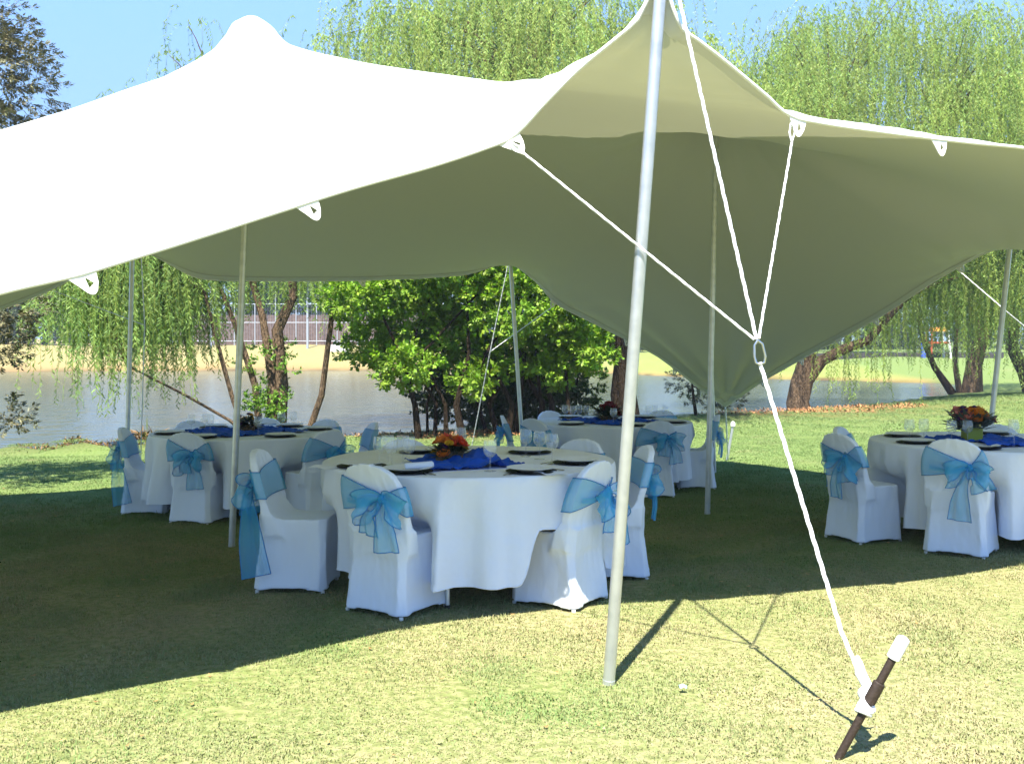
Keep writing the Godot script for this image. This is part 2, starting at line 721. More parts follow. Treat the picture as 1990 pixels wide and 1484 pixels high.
func tent() -> void:
	# outline in plan: x, height, metres away from the camera
	var front := [Vector3(-3.9, 0.75, 2.5), Vector3(-2.7, 1.25, 2.98), Vector3(-1.74, 1.65, 3.5), Vector3(-1.494, 1.729, 3.63), Vector3(-0.789, 2.053, 4.12), Vector3(-0.022, 2.345, 4.37), Vector3(0.141, 2.497, 4.34), Vector3(0.269, 2.619, 4.31), Vector3(0.395, 2.715, 4.27), Vector3(0.518, 2.81, 4.23), Vector3(0.605, 2.94, 4.2), Vector3(0.685, 2.795, 4.24), Vector3(0.747, 2.758, 4.27), Vector3(0.879, 2.686, 4.34), Vector3(1.006, 2.616, 4.42), Vector3(1.136, 2.542, 4.5), Vector3(1.243, 2.481, 4.56), Vector3(2.025, 2.448, 4.88), Vector3(2.552, 2.458, 5.13), Vector3(4.0, 2.42, 5.9), Vector3(5.6, 2.3, 6.5), Vector3(7.4, 1.8, 7.1), Vector3(9.2, 0.9, 7.6)]
	var right := [Vector3(9.2, 0.9, 7.6), Vector3(7.6, 1.6, 8.7), Vector3(6.0, 2.15, 9.4), Vector3(4.743, 2.415, 9.8), Vector3(4.45, 2.248, 10.3), Vector3(4.02, 1.762, 11.4), Vector3(3.56, 1.321, 12.6), Vector3(3.27, 0.994, 13.5), Vector3(2.988, 0.618, 14.4)]
	var back := [Vector3(-7.4, 1.0, 9.8), Vector3(-6.2, 1.5, 10.4), Vector3(-5.32, 1.85, 10.7), Vector3(-4.92, 2.08, 11.0), Vector3(-4.207, 2.53, 11.4), Vector3(-3.51, 2.235, 11.5), Vector3(-2.92, 2.221, 11.8), Vector3(-1.80, 2.253, 12.2), Vector3(-0.603, 2.349, 12.7), Vector3(-0.033, 2.51, 13.0), Vector3(0.295, 2.298, 13.1), Vector3(0.561, 2.02, 13.2), Vector3(1.039, 1.782, 13.4), Vector3(1.939, 1.343, 13.8), Vector3(2.556, 0.913, 14.2), Vector3(2.988, 0.618, 14.4)]
	var left := [Vector3(-3.9, 0.75, 2.5), Vector3(-4.9, 1.65, 4.3), Vector3(-5.9, 2.25, 6.9), Vector3(-7.4, 1.0, 9.8)]
	var nu := 168
	var nv := 112
	var fr := along(front, nu)
	var ba := along(back, nu)
	var le := along(left, nv)
	var ri := along(right, nv)
	var w := nu + 1
	var px := PackedFloat32Array()
	var pz := PackedFloat32Array()
	var ph := PackedFloat32Array()
	var held := PackedByteArray()
	for a in [px, pz, ph]:
		a.resize(w * (nv + 1))
	px.resize(w * (nv + 1))
	pz.resize(w * (nv + 1))
	ph.resize(w * (nv + 1))
	held.resize(w * (nv + 1))
	var peaks := [[Vector3(-1.995, 4.0, 7.9), 0.195], [Vector3(1.9, 3.95, 9.5), 0.22]]
	for j in nv + 1:
		var v := j / float(nv)
		for i in w:
			var u := i / float(nu)
			var q: Vector3 = fr[i] * (1 - v) + ba[i] * v + le[j] * (1 - u) + ri[j] * u - (fr[0] * (1 - u) * (1 - v) + fr[nu] * u * (1 - v) + ba[0] * (1 - u) * v + ba[nu] * u * v)
			var at := j * w + i
			px[at] = q.x
			pz[at] = q.z
			ph[at] = q.y
			held[at] = 1 if i == 0 or j == 0 or i == nu or j == nv else 0
			if held[at] == 0:
				for k in peaks:
					var d := Vector2(q.x - k[0].x, q.z - k[0].z).length()
					if d < k[1]:
						ph[at] = k[0].y - 0.125 * pow(d / k[1], 1.5)
						held[at] = 1
	# the stretched cloth settles into a taut skin between its edges and the two inner poles
	var lift := PackedFloat32Array()
	lift.resize(w * (nv + 1))
	for at in lift.size():
		var da := Vector2(px[at] + 1.6, pz[at] - 7.2)
		var db := Vector2(px[at] + 2.7, pz[at] - 7.8)
		lift[at] = 0.000052 + 0.0002 * exp(-da.length_squared() / 3.0) + 0.0005 * exp(-db.length_squared())
	for sweep in 260:
		for j in range(1, nv):
			var row := j * w
			for i in range(1, nu):
				var at := row + i
				if held[at] == 0:
					var h := ph[at]
					ph[at] = h + 1.9 * ((ph[at - 1] + ph[at + 1] + ph[at - w] + ph[at + w]) * 0.25 + lift[at] - h)
	# pleats where the cloth gathers at the low far corner
	var ties := [Vector3(-1.494, 0, 3.63), Vector3(-0.789, 0, 4.12), Vector3(-0.022, 0, 4.37), Vector3(0.605, 0, 4.2), Vector3(1.243, 0, 4.56), Vector3(2.025, 0, 4.88), Vector3(-4.207, 0, 11.4), Vector3(-0.033, 0, 13.0), Vector3(0.561, 0, 13.2), Vector3(4.743, 0, 9.8), Vector3(4.45, 0, 10.3)]
	var rows := []
	for j in nv + 1:
		var row := []
		for i in w:
			var at := j * w + i
			var q := Vector3(px[at], ph[at], -pz[at])
			var dx := px[at] - 2.988
			var dz := 14.4 - pz[at]
			var d := sqrt(dx * dx + dz * dz)
			if d < 3.2 and i < nu and j < nv:
				var t := atan2(dx, dz)
				q.y += 0.030 * sin(t * 20.0 + 0.8 * sin(t * 7.0)) * sm(0.0, 0.35, d) * sm(3.2, 0.9, d)
			var db := Vector2(px[at] - 1.9, pz[at] - 9.5).length()
			if db < 2.4 and db > 0.2:
				q.y += 0.010 * sin(atan2(px[at] - 1.9, pz[at] - 9.5) * 13.0) * sm(2.4, 0.5, db) * sm(0.2, 0.5, db)
			# tension creases running out from every tie point
			for k in ties:
				var ex: float = px[at] - k.x
				var ez: float = pz[at] - k.z
				var e := sqrt(ex * ex + ez * ez)
				if e < 1.3 and i < nu and j < nv and i > 0 and j > 0:
					q.y += 0.007 * sin(atan2(ex, ez) * 11.0 + k.x * 9.0) * sm(0.0, 0.15, e) * sm(1.3, 0.2, e)
			q.y += 0.004 * shape_noise.get_noise_2d(px[at] * 3.0, pz[at] * 3.0)
			row.append(q)
		rows.append(row)
	var tent_root := thing("stretch_tent", "big white stretch tent with two peaks over the tables", "tent", Vector3(0, 0, -8))
	var back_to := Vector3(0, 0, 8)
	var b := MB.new()
	for row in rows:
		for k in row.size():
			row[k] += back_to
	var fine := finer(rows)
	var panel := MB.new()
	var fw: int = fine[0].size()
	for j in fine.size():
		for i in fw:
			b.p(fine[j][i])
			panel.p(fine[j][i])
	var sewn := PackedVector2Array([Vector2(-0.03, 3.8), Vector2(-0.03, 8.72), Vector2(0.46, 8.75), Vector2(0.91, 8.9), Vector2(1.3, 8.6), Vector2(1.72, 8.45), Vector2(1.8, 7.87), Vector2(1.91, 7.57), Vector2(2.12, 7.0), Vector2(2.28, 6.46), Vector2(2.42, 5.95), Vector2(2.62, 5.3), Vector2(2.62, 3.8)])  # plan outline of the apron area that gets the cloth with painted-in brightness
	for j in fine.size() - 1:
		for i in fw - 1:
			var q: Vector3 = fine[j][i]
			var far := -(q.z - back_to.z)
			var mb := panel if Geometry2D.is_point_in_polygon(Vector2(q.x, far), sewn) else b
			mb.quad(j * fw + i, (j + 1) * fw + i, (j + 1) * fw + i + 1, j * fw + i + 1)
	part("canopy", b.commit(), M.tent_cloth, tent_root)
	part("bright_apron", panel.commit(), M.bright_apron_cloth, tent_root).set_meta("label", "raised front apron of the canopy, brightness put into its cloth")
	# hem: a doubled strip along all four edges, and a cord in its rim
	var fh := fine.size()
	for e in 4:
		var hb := MB.new()
		var line := []
		var mid := []
		var inner := []
		for k in (fw if e % 2 == 0 else fh):
			var q := []
			for s in 3:
				match e:
					0:
						q.append(fine[s][k])
					1:
						q.append(fine[k][fw - 1 - s])
					2:
						q.append(fine[fh - 1 - s][k])
					3:
						q.append(fine[k][s])
			line.append(q[0] + Vector3(0, -0.007, 0))
			mid.append(q[1] + Vector3(0, -0.011, 0))
			inner.append(q[2] + Vector3(0, -0.007, 0))
		hb.grid([line, mid, inner])
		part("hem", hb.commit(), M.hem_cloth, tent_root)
		var cb := MB.new()
		cb.tube(line, [0.009], 6)
		part("edge_cord", cb.commit(), M.webbing, tent_root)
	# webbing loops sewn along the hem
	var rim_line := []
	rim_line.append_array(rows[0])
	for k in nv + 1:
		rim_line.append(rows[k][nu])
	var back_line: Array = rows[nv].duplicate()
	back_line.reverse()
	rim_line.append_array(back_line)
	var tab := loop_tab(0.105)
	for q in [Vector3(-1.494, 1.729, 3.63), Vector3(-0.789, 2.053, 4.12), Vector3(-0.022, 2.345, 4.37), Vector3(1.243, 2.481, 4.56), Vector3(2.025, 2.448, 4.88), Vector3(3.4, 2.44, 5.55), Vector3(-1.80, 2.253, 12.2), Vector3(0.561, 2.02, 13.2), Vector3(1.5, 1.56, 13.6), Vector3(2.2, 1.17, 14.0), Vector3(2.65, 0.86, 14.23), Vector3(3.27, 0.994, 13.5), Vector3(3.56, 1.321, 12.6), Vector3(3.8, 1.55, 12.0), Vector3(4.02, 1.762, 11.4), Vector3(4.45, 2.248, 10.3)]:
		var spot := Vector3(q.x, q.y, -q.z) + back_to
		var k := 1
		for i in range(2, rim_line.size() - 2):
			if rim_line[i].distance_to(spot) < rim_line[k].distance_to(spot):
				k = i
		var way: Vector3 = (rim_line[k + 2] - rim_line[maxi(0, k - 2)]).normalized()
		if way.x < 0.0:
			way = -way
		var face := way.cross(Vector3.UP).normalized()
		var t := part("webbing_loop", tab, M.webbing, tent_root, rim_line[k])
		t.basis = Basis(way, face.cross(way), face)
	# doubled patch sewn under the raised front corner
	var pb := MB.new()
	var best := 0
	for i in fw:
		if absf(fine[0][i].x - 0.50) < absf(fine[0][best].x - 0.50):
			best = i
	var prow := []
	for j in range(7, 12):
		var r := []
		for i in range(best - 2, best + 3):
			r.append(fine[j][i] + Vector3(0, -0.008, 0))
		prow.append(r)
	pb.grid(prow)
	part("sewn_patch", pb.commit(), M.hem_cloth, tent_root)

	# poles
	pole("tall bright steel pole standing nearest to us, holding up the raised front edge", on_ground(0.418, 4.444), Vector3(0.612, 2.99, -4.2), 0.026)
	pole("steel pole under the highest peak, beside the chair with the long trailing sash", on_ground(-2.17, 7.96), Vector3(-1.995, 3.93, -7.9), 0.025)
	pole("inner steel pole between the far middle table and the yellow vase table", on_ground(1.81, 9.53), Vector3(1.9, 3.88, -9.5), 0.025)
	pole("thin edge pole beside the table nearest the water", on_ground(-4.28, 11.4), Vector3(-4.207, 2.52, -11.4), 0.025)
	pole("edge pole in front of the bright green bush", on_ground(0.16, 13.0), Vector3(-0.02, 2.5, -13.0), 0.025)
	pole("edge pole behind the table with the yellow vase", on_ground(4.48, 9.8), Vector3(4.743, 2.4, -9.8), 0.025)
	pole("short prop pole near the tent's low far corner", on_ground(2.62, 13.3), Vector3(2.585, 1.28, -13.3), 0.022)

	# the three-legged bridle of the front pole
	var tip := Vector3(0.655, 2.99, -4.19)
	var ring := Vector3(0.99, 1.46, -4.15)
	var lo := Vector3(0.06, 2.27, -4.36)
	var hi := Vector3(1.238, 2.36, -4.55)
	rope("white rope from the top of the nearest pole down to the carabiner", [tip, ring + Vector3(-0.004, 0.03, 0)], 0.0075)
	rope("white rope from the front webbing loop slanting across the nearest pole to the carabiner", [lo, ring + Vector3(-0.012, 0.028, 0)], 0.0055)
	rope("white rope from the webbing loop beyond the nearest pole straight down to the carabiner", [hi, ring + Vector3(0.006, 0.032, 0)], 0.0055)
	for q in [[lo, Vector3(-0.022, 2.33, -4.37)], [hi, Vector3(1.243, 2.455, -4.56)]]:
		var way: Vector3 = (q[1] - q[0])
		var side := way.normalized().cross(Vector3(0, 0, 1)).normalized() * 0.012
		rope("loop of white rope tied through the webbing where the %s bridle rope starts" % ("longer" if q[0] == lo else "steeper"), [q[0], q[0] + way * 0.5 + side, q[1] + side * 0.4, q[1] - side * 0.4, q[0] + way * 0.5 - side, q[0]], 0.004)
	var cb := MB.new()
	var cpts := []
	for q in [Vector2(0, 0.045), Vector2(0.018, 0.03), Vector2(0.03, -0.02), Vector2(0.026, -0.045), Vector2(0.008, -0.052), Vector2(-0.008, -0.045), Vector2(-0.014, -0.02), Vector2(-0.014, 0.025), Vector2(0, 0.045)]:
		cpts.append(ring + Vector3(q.x, q.y - 0.02, 0.01))
	cb.tube(cpts, [0.0055], 8)
	solo("carabiner", cb.commit(), M.bright_steel, "steel carabiner where three white ropes meet the long one", "carabiner")
	var tie := Vector3(1.318, 0.185, -3.83)
	rope("thick white rope from the carabiner down to the iron stake in the sunny grass", [ring + Vector3(0.01, -0.065, 0), Vector3(1.245, 0.38, -3.885), tie], 0.0085)
	# stake
	var foot := on_ground(1.155, 3.64)
	var top := Vector3(1.375, 0.445, -3.60)
	var st := thing("iron_stake", "brown iron stake with a white cap leaning in the sunny grass", "stake", foot)
	var d := (top - foot)
	var sb := MB.new()
	sb.tube([d * -0.2, d * 0.84], [0.0145], 14)
	part("shaft", sb.commit(), M.stake_steel, st)
	var kb := MB.new()
	kb.tube([d * 0.46, d * 0.465, d * 0.62, d * 0.625], [0.018, 0.0215, 0.0215, 0.018], 16)
	part("collar", kb.commit(), M.stake_steel, st)
	var wb := MB.new()
	wb.tube([d * 0.82, d * 0.828, d * 0.97, d * 0.99, d * 1.0], [0.020, 0.0235, 0.0235, 0.020, 0.010], 16)
	part("cap", wb.commit(), M.white_plastic, st)
	var nb := MB.new()
	var a := d.normalized().cross(Vector3(0, 0, 1)).normalized()
	var c := a.cross(d.normalized())
	for k in 5:
		var q := []
		var lift2 := d * (0.375 + 0.018 * k) + foot
		for i in 17:
			var t := TAU * i / 16.0
			q.append(lift2 + a * cos(t) * 0.024 + c * sin(t) * 0.024 + d.normalized() * (0.010 * sin(t + k)))
		nb.tube(q, [0.0075], 6, false)
	var knot_from: Vector3 = foot + d * 0.42
	nb.tube([knot_from + a * 0.02, tie.lerp(knot_from, 0.5) + Vector3(-0.01, 0.02, 0.01), tie], [0.017, 0.024, 0.016], 10)
	nb.tube([knot_from - a * 0.02, tie.lerp(knot_from, 0.4) + Vector3(0.016, 0.012, 0.012), tie + Vector3(-0.02, 0.06, 0.0), tie + Vector3(-0.03, 0.10, 0.006), tie + Vector3(-0.034, 0.125, 0.008)], [0.014, 0.019, 0.021, 0.016, 0.006], 10)
	nb.tube([tie + Vector3(0.01, 0.0, 0.01), tie + Vector3(0.022, 0.012, 0.018), tie + Vector3(0.05, 0.03, 0.012)], [0.009, 0.006, 0.002], 6)
	solo("rope_knot", nb.commit(), M.rope, "bulky white rope knot wound round the iron stake", "rope knot")

	# back edge ropes
	var y1 := Vector3(-0.29, 1.39, -13.6)
	rope("white rope from the edge pole by the bush down to the lawn behind the flowers", [Vector3(-0.05, 2.5, -13.02), y1, on_ground(-0.62, 14.6, 0.02)], 0.007)
	rope("thin rope from the tent's back hem joining the rope by the bush", [Vector3(0.561, 2.0, -13.2), y1], 0.005)
	rope("thin pale rope hanging in front of the willow twigs beside the thin edge pole", [Vector3(-4.12, 2.5, -11.42), Vector3(-4.18, 1.7, -11.7), on_ground(-4.45, 12.3, 0.02)], 0.006)
	rope("thin rope from the tent's low hem crossing the hanging willow near the thin edge pole", [Vector3(-4.92, 2.06, -11.0), Vector3(-4.18, 1.7, -11.7)], 0.004)
	var far_y := Vector3(4.94, 1.82, -10.3)
	rope("rope from the hem passing behind the pole of the yellow vase table", [Vector3(4.45, 2.24, -10.3), far_y, Vector3(5.7, 1.45, -10.9), on_ground(7.6, 12.2, 0.02)], 0.006)
	rope("short rope from the tent's low far corner to the grass", [Vector3(2.988, 0.60, -14.4), on_ground(3.12, 14.9, 0.25), on_ground(3.17, 15.1, 0.03)], 0.011)
	var s2 := thing("iron_stake", "pale capped stake behind the tent's low far corner", "stake", on_ground(3.16, 15.1))
	var s2b := MB.new()
	s2b.tube([Vector3(-0.02, -0.1, 0), Vector3(0.08, 0.5, 0.02)], [0.02], 10)
	part("shaft", s2b.commit(), M.galvanised_steel, s2)
	var s2c := MB.new()
	s2c.lathe([Vector2(0.0, 0.0), Vector2(0.03, 0.0), Vector2(0.034, 0.02), Vector2(0.032, 0.06), Vector2(0.015, 0.08), Vector2(0, 0.082)], 14)
	part("cap", s2c.commit(), M.white_plastic, s2, Vector3(0.08, 0.49, 0.02))


# ---------------------------------------------------------------- chairs
const SEAT := 0.43


func smin(a: float, b: float, k: float) -> float:
	var h := maxf(k - absf(a - b), 0.0) / k
	return minf(a, b) - h * h * k * 0.25


func back_z(x: float, y: float) -> float:
	return -0.178 - (y - 0.42) * 0.27 + 0.5 * x * x


func back_w(y: float) -> float:
	if y < 0.56:
		return 0.215 - 0.024 * (0.56 - y) / 0.14
	var t := clampf((y - 0.56) / 0.265, 0.0, 1.0)
	return 0.215 * pow(maxf(0.0, 1.0 - pow(t, 2.7)), 1.0 / 2.7)


func chair_field(q: Vector3) -> float:
	# a stacking chair under a stretched cover: skirt drawn tight between four feet, seat, arched back
	var y := q.y
	var t := clampf(1.0 - y / SEAT, 0.0, 1.1)
	var hx := 0.195 + 0.032 * t
	var hz := 0.20 + 0.030 * t
	var zc := q.z + 0.012 + 0.02 * t
	var ax := absf(q.x)
	var az := absf(zc)
	var pull := 0.008 + 0.022 * sin(PI * clampf(t, 0.0, 1.0)) + 0.004 * t
	var d := maxf(ax - hx + pull * maxf(0.0, 1.0 - zc * zc / (hz * hz)), az - hz + pull * maxf(0.0, 1.0 - q.x * q.x / (hx * hx)))
	d = maxf(d, (ax - hx + az - hz) * 0.7071 + 0.040)
	var hem := 0.004 + 0.026 * maxf(0.0, 1.0 - minf(1.0, (q.x * q.x) / (hx * hx)) * minf(1.0, (zc * zc) / (hz * hz)))
	var dish := SEAT - 0.012 * maxf(0.0, 1.0 - (q.x * q.x + q.z * q.z) / 0.03)
	d = maxf(d, maxf(y - dish, hem - y))
	# back
	var bz := absf(q.z - back_z(q.x, y)) - 0.021
	var by := maxf(y - 0.826, 0.37 - y)
	var bx := ax - back_w(minf(y, 0.824))
	if y > 0.56:
		bx *= 0.75
	var bd := maxf(bz, maxf(bx, by))
	var wing := smin(d, bd, 0.095)
	# the cover bridges seat and back at the sides in a concave sweep
	# small stretch creases
	return wing + 0.0055 * shape_noise.get_noise_3d(q.x * 34.0, y * 15.0 + 40.0 * absf(q.x), q.z * 34.0)


func surface_nets(f: Callable, lo: Vector3, hi: Vector3, cell: float) -> ArrayMesh:
	var nx := int((hi.x - lo.x) / cell) + 2
	var ny := int((hi.y - lo.y) / cell) + 2
	var nz := int((hi.z - lo.z) / cell) + 2
	var val := PackedFloat32Array()
	val.resize(nx * ny * nz)
	for k in nz:
		for j in ny:
			for i in nx:
				val[(k * ny + j) * nx + i] = f.call(lo + Vector3(i, j, k) * cell)
	var b := MB.new()
	var at := PackedInt32Array()
	at.resize(nx * ny * nz)
	at.fill(-1)
	var sx := 1
	var sy := nx
	var sz := nx * ny
	var corner := [0, sx, sy, sx + sy, sz, sx + sz, sy + sz, sx + sy + sz]
	var offs := [Vector3(0, 0, 0), Vector3(1, 0, 0), Vector3(0, 1, 0), Vector3(1, 1, 0), Vector3(0, 0, 1), Vector3(1, 0, 1), Vector3(0, 1, 1), Vector3(1, 1, 1)]
	var edges := [[0, 1], [2, 3], [4, 5], [6, 7], [0, 2], [1, 3], [4, 6], [5, 7], [0, 4], [1, 5], [2, 6], [3, 7]]
	for k in nz - 1:
		for j in ny - 1:
			for i in nx - 1:
				var o := (k * ny + j) * nx + i
				var inside := 0
				for e in 8:
					if val[o + corner[e]] < 0.0:
						inside += 1
				if inside == 0 or inside == 8:
					continue
				var sum := Vector3.ZERO
				var n := 0
				for e in edges:
					var a: float = val[o + corner[e[0]]]
					var c: float = val[o + corner[e[1]]]
					if (a < 0.0) != (c < 0.0):
						var t := a / (a - c)
						sum += (offs[e[0]] as Vector3).lerp(offs[e[1]], t)
						n += 1
				at[o] = b.p(lo + (Vector3(i, j, k) + sum / n) * cell)
	for k in range(1, nz - 1):
		for j in range(1, ny - 1):
			for i in range(1, nx - 1):
				var o := (k * ny + j) * nx + i
				var s := val[o] < 0.0
				if s != (val[o + sx] < 0.0):
					var q := [at[o], at[o - sy], at[o - sy - sz], at[o - sz]]
					if s:
						b.quad(q[0], q[3], q[2], q[1])
					else:
						b.quad(q[0], q[1], q[2], q[3])
				if s != (val[o + sy] < 0.0):
					var q := [at[o], at[o - sz], at[o - sz - sx], at[o - sx]]
					if s:
						b.quad(q[0], q[3], q[2], q[1])
					else:
						b.quad(q[0], q[1], q[2], q[3])
				if s != (val[o + sz] < 0.0):
					var q := [at[o], at[o - sx], at[o - sx - sy], at[o - sy]]
					if s:
						b.quad(q[0], q[3], q[2], q[1])
					else:
						b.quad(q[0], q[1], q[2], q[3])
	return b.commit()


func ribbon(pts: Array, wide: Array, across: Array, folds: float, deep: float, seed_: float, n := 26, m := 11) -> Array:
	# a strip of cloth along pts; folds run lengthwise and are deepest where it is narrow
	var c := Curve3D.new()
	c.bake_interval = 0.005
	for k in pts.size():
		var d: Vector3 = (pts[mini(k + 1, pts.size() - 1)] - pts[maxi(k - 1, 0)]) * 0.25
		c.add_point(pts[k], -d, d)
	var long := c.get_baked_length()
	var rows := []
	for j in n + 1:
		var t := j / float(n)
		var at := c.sample_baked(long * t, true)
		var dir := (c.sample_baked(long * minf(1.0, t + 0.03), true) - c.sample_baked(long * maxf(0.0, t - 0.03), true)).normalized()
		var s := t * (wide.size() - 1)
		var k := mini(int(s), wide.size() - 2)
		var w: float = lerpf(wide[k], wide[k + 1], s - k)
		var acr: Vector3 = (across[k] as Vector3).lerp(across[k + 1], s - k)
		acr = (acr - dir * acr.dot(dir)).normalized()
		var n3 := dir.cross(acr)
		var row := []
		for i in m:
			var v := i / float(m - 1) - 0.5
			var ripple := sin(v * TAU * folds + seed_ + t * 2.3) * deep + sin(v * TAU * folds * 2.1 + seed_ * 2.0 - t * 3.0) * deep * 0.4
			row.append(at + acr * (v * w) + n3 * ripple)
		rows.append(row)
	return rows


func sash(parent: Node3D, seed_: int, knot_x: float, tails: Array, droop: float) -> void:
	# blue organza band round the chair's back, gathered into a bow behind
	var r := RandomNumberGenerator.new()
	r.seed = seed_
	var o := Node3D.new()
	o.name = "sash"
	parent.add_child(o)
	var ky := 0.635 + r.randf_range(-0.02, 0.015)
	var lt := 0.765 + r.randf_range(-0.03, 0.01)
	var lb := 0.575 + r.randf_range(-0.03, 0.02)
	var rt := 0.735 + r.randf_range(-0.03, 0.02)
	var rb := 0.575 + r.randf_range(-0.03, 0.02)
	var b := MB.new()
	var edge := MB.new()
	var rows := []
	var m := 12
	for j in m:
		var v := j / float(m - 1)
		var row := []
		# front of the back, from the sitter's right to left, then round behind to the knot, then on to the start
		for i in 13:
			var u := i / 12.0
			var y := lerpf(lerpf(rb, lb, u), lerpf(rt, lt, u), v)
			var xe := back_w(y) + 0.007
			var x := lerpf(-xe, xe, u)
			row.append(Vector3(x, y, back_z(x, y) + 0.030))
		for i in 16:
			var u := i / 15.0
			var s := pow(u, 1.25)
			var y := lerpf(lerpf(lb, ky - 0.018, s), lerpf(lt, ky + 0.020, s), v)
			var xe := back_w(y) + 0.009
			var x := lerpf(xe, knot_x, u)
			row.append(Vector3(x, y, back_z(x, y) - 0.030 - 0.010 * u * absf(sin(v * 11.0 + seed_)) - 0.006 * sin(u * PI) * sin(v * 7.0 + seed_ * 1.7)))
		for i in 10:
			var u := i / 9.0
			var s := pow(1.0 - u, 1.2)
			var y := lerpf(lerpf(rb, ky - 0.018, s), lerpf(rt, ky + 0.020, s), v)
			var xe := back_w(y) + 0.009
			var x := lerpf(knot_x, -xe, u)
			row.append(Vector3(x, y, back_z(x, y) - 0.030 - 0.010 * (1.0 - u) * absf(sin(v * 11.0 + seed_))))
		row.append(row[0])
		rows.append(row)
	b.grid(rows)
	part("band", b.commit(), M.organza, o)
	edge.tube(rows[0], [0.0028], 5, false)
	edge.tube(rows[m - 1], [0.0028], 5, false)
	# gathered strip where the band bunches towards the knot
	var gb := MB.new()
	var gr := []
	for j in 5:
		var v := j / 4.0
		var row := []
		for i in 12:
			var u := i / 11.0
			var x := lerpf(0.16, knot_x, u)
			var y := lerpf(lerpf(0.60, ky - 0.016, u), lerpf(0.635, ky + 0.016, u), v) - 0.02 * sin(u * PI)
			row.append(Vector3(x, y, back_z(x, y) - 0.042 - 0.004 * sin(v * 9.0)))
		gr.append(row)
	gb.grid(gr)
	part("gather", gb.commit(), M.organza, o)
	var k0 := Vector3(knot_x, ky, back_z(knot_x, ky) - 0.050)
	var kb := MB.new()
	var kr := []
	for j in 9:
		var a := PI * j / 8.0
		var row := []
		for i in 14:
			var t := -TAU * i / 14.0
			var wob := 1.0 + 0.12 * sin(t * 3.0 + a * 4.0 + seed_)
			row.append(k0 + Vector3(cos(t) * sin(a) * 0.024 * wob, -cos(a) * 0.030, sin(t) * sin(a) * 0.022 * wob))
		kr.append(row)
	kb.grid(kr, true)
	part("knot", kb.commit(), M.organza_gathered, o)
	for s in [-1.0, 1.0]:
		var j := func(k: float) -> float: return r.randf_range(-k, k)
		var dy: float = -droop * (1.0 + j.call(0.3))
		var out := 0.130 + j.call(0.025) as float
		var pts := [k0, k0 + Vector3(s * 0.05, 0.015, -0.035), k0 + Vector3(s * out * 0.8, 0.012 + dy * 0.4, -0.062), k0 + Vector3(s * out, dy * 0.8, -0.045), k0 + Vector3(s * out * 0.95, dy, -0.012), k0 + Vector3(s * out * 0.6, dy * 0.7 - 0.01, 0.004), k0 + Vector3(s * 0.02, -0.004, -0.004)]
		var lb2 := MB.new()
		var up := Vector3(0, 1, 0.1)
		var rr := ribbon(pts, [0.03, 0.075, 0.125, 0.15, 0.14, 0.08, 0.03], [up, up, up, up, up, up, up], 1.3, 0.009, seed_ + s)
		lb2.grid(rr)
		part("bow_loop", lb2.commit(), M.organza, o)
		edge.tube(rr.map(func(row): return row[0]), [0.0028], 5, false)
		edge.tube(rr.map(func(row): return row[-1]), [0.0028], 5, false)
	for k in 2:
		var long: float = tails[k]
		var s := -1.0 if k == 0 else 1.0
		var sway := r.randf_range(-0.02, 0.02)
		var lean := 0.27
		var pts := [k0, k0 + Vector3(s * 0.022, -0.06, -0.028), k0 + Vector3(s * 0.055 + sway, -long * 0.5, -0.030 - 0.02), k0 + Vector3(s * 0.070 + sway * 2.0, -long, -0.030 - minf(0.03, long * 0.05))]
		var tb := MB.new()
		var ac := Vector3(1, 0.05 * s, 0.15 * s)
		if seed_ == 41:
			ac = Vector3(0.45, 0.0, 0.89)
			pts[2] += Vector3((0.14 if k == 0 else 0.05) * s, 0.0, 0.09 if k == 0 else 0.0)
			pts[3] += Vector3((0.16 if k == 0 else 0.04) * s, 0.02, 0.15 if k == 0 else -0.02)
			ac = Vector3(0.25, 0.12, 0.96) if k == 0 else Vector3(0.6, 0.0, 0.8)
		var rr := ribbon(pts, [0.028, 0.075, 0.135, 0.165], [ac, ac, ac, ac + Vector3(0, 0.45 * s, 0)], 1.6, 0.011, seed_ * 1.3 + s, 30)
		tb.grid(rr)
		part("bow_tail", tb.commit(), M.organza, o)
		edge.tube(rr.map(func(row): return row[0]), [0.0028], 5, false)
		edge.tube(rr.map(func(row): return row[-1]), [0.0028], 5, false)
		edge.tube(rr[-1], [0.0028], 5, false)
	part("stitched_edge", edge.commit(), M.organza_edge, o)


var chair_kinds := []


func chair_prototypes() -> void:
	var cover := surface_nets(chair_field, Vector3(-0.25, -0.012, -0.335), Vector3(0.25, 0.85, 0.25), 0.009)
	var fb := MB.new()
	fb.tube([Vector3(0, 0.0, 0), Vector3(0, 0.02, 0)], [0.012], 8)
	var foot := fb.commit()
	var kinds := [[11, -0.105, [0.27, 0.19], 0.07], [23, -0.09, [0.17, 0.30], 0.085], [37, -0.06, [0.20, 0.33], 0.05], [41, -0.05, [0.54, 0.24], 0.09], [59, -0.125, [0.33, 0.22], 0.08], [73, -0.10, [0.22, 0.24], 0.04], [83, -0.115, [0.15, 0.36], 0.10], [97, -0.07, [0.30, 0.16], 0.095], [103, -0.085, [0.26, 0.28], 0.06]]
	for k in kinds:
		var o := Node3D.new()
		part("cover", cover, M.chair_cover, o)
		for q in [Vector2(0.19, 0.165), Vector2(-0.19, 0.165), Vector2(0.19, -0.225), Vector2(-0.19, -0.225)]:
			part("foot", foot, M.white_plastic, o, Vector3(q.x, -0.004, q.y))
		sash(o, k[0], k[1], k[2], k[3])
		chair_kinds.append(o)


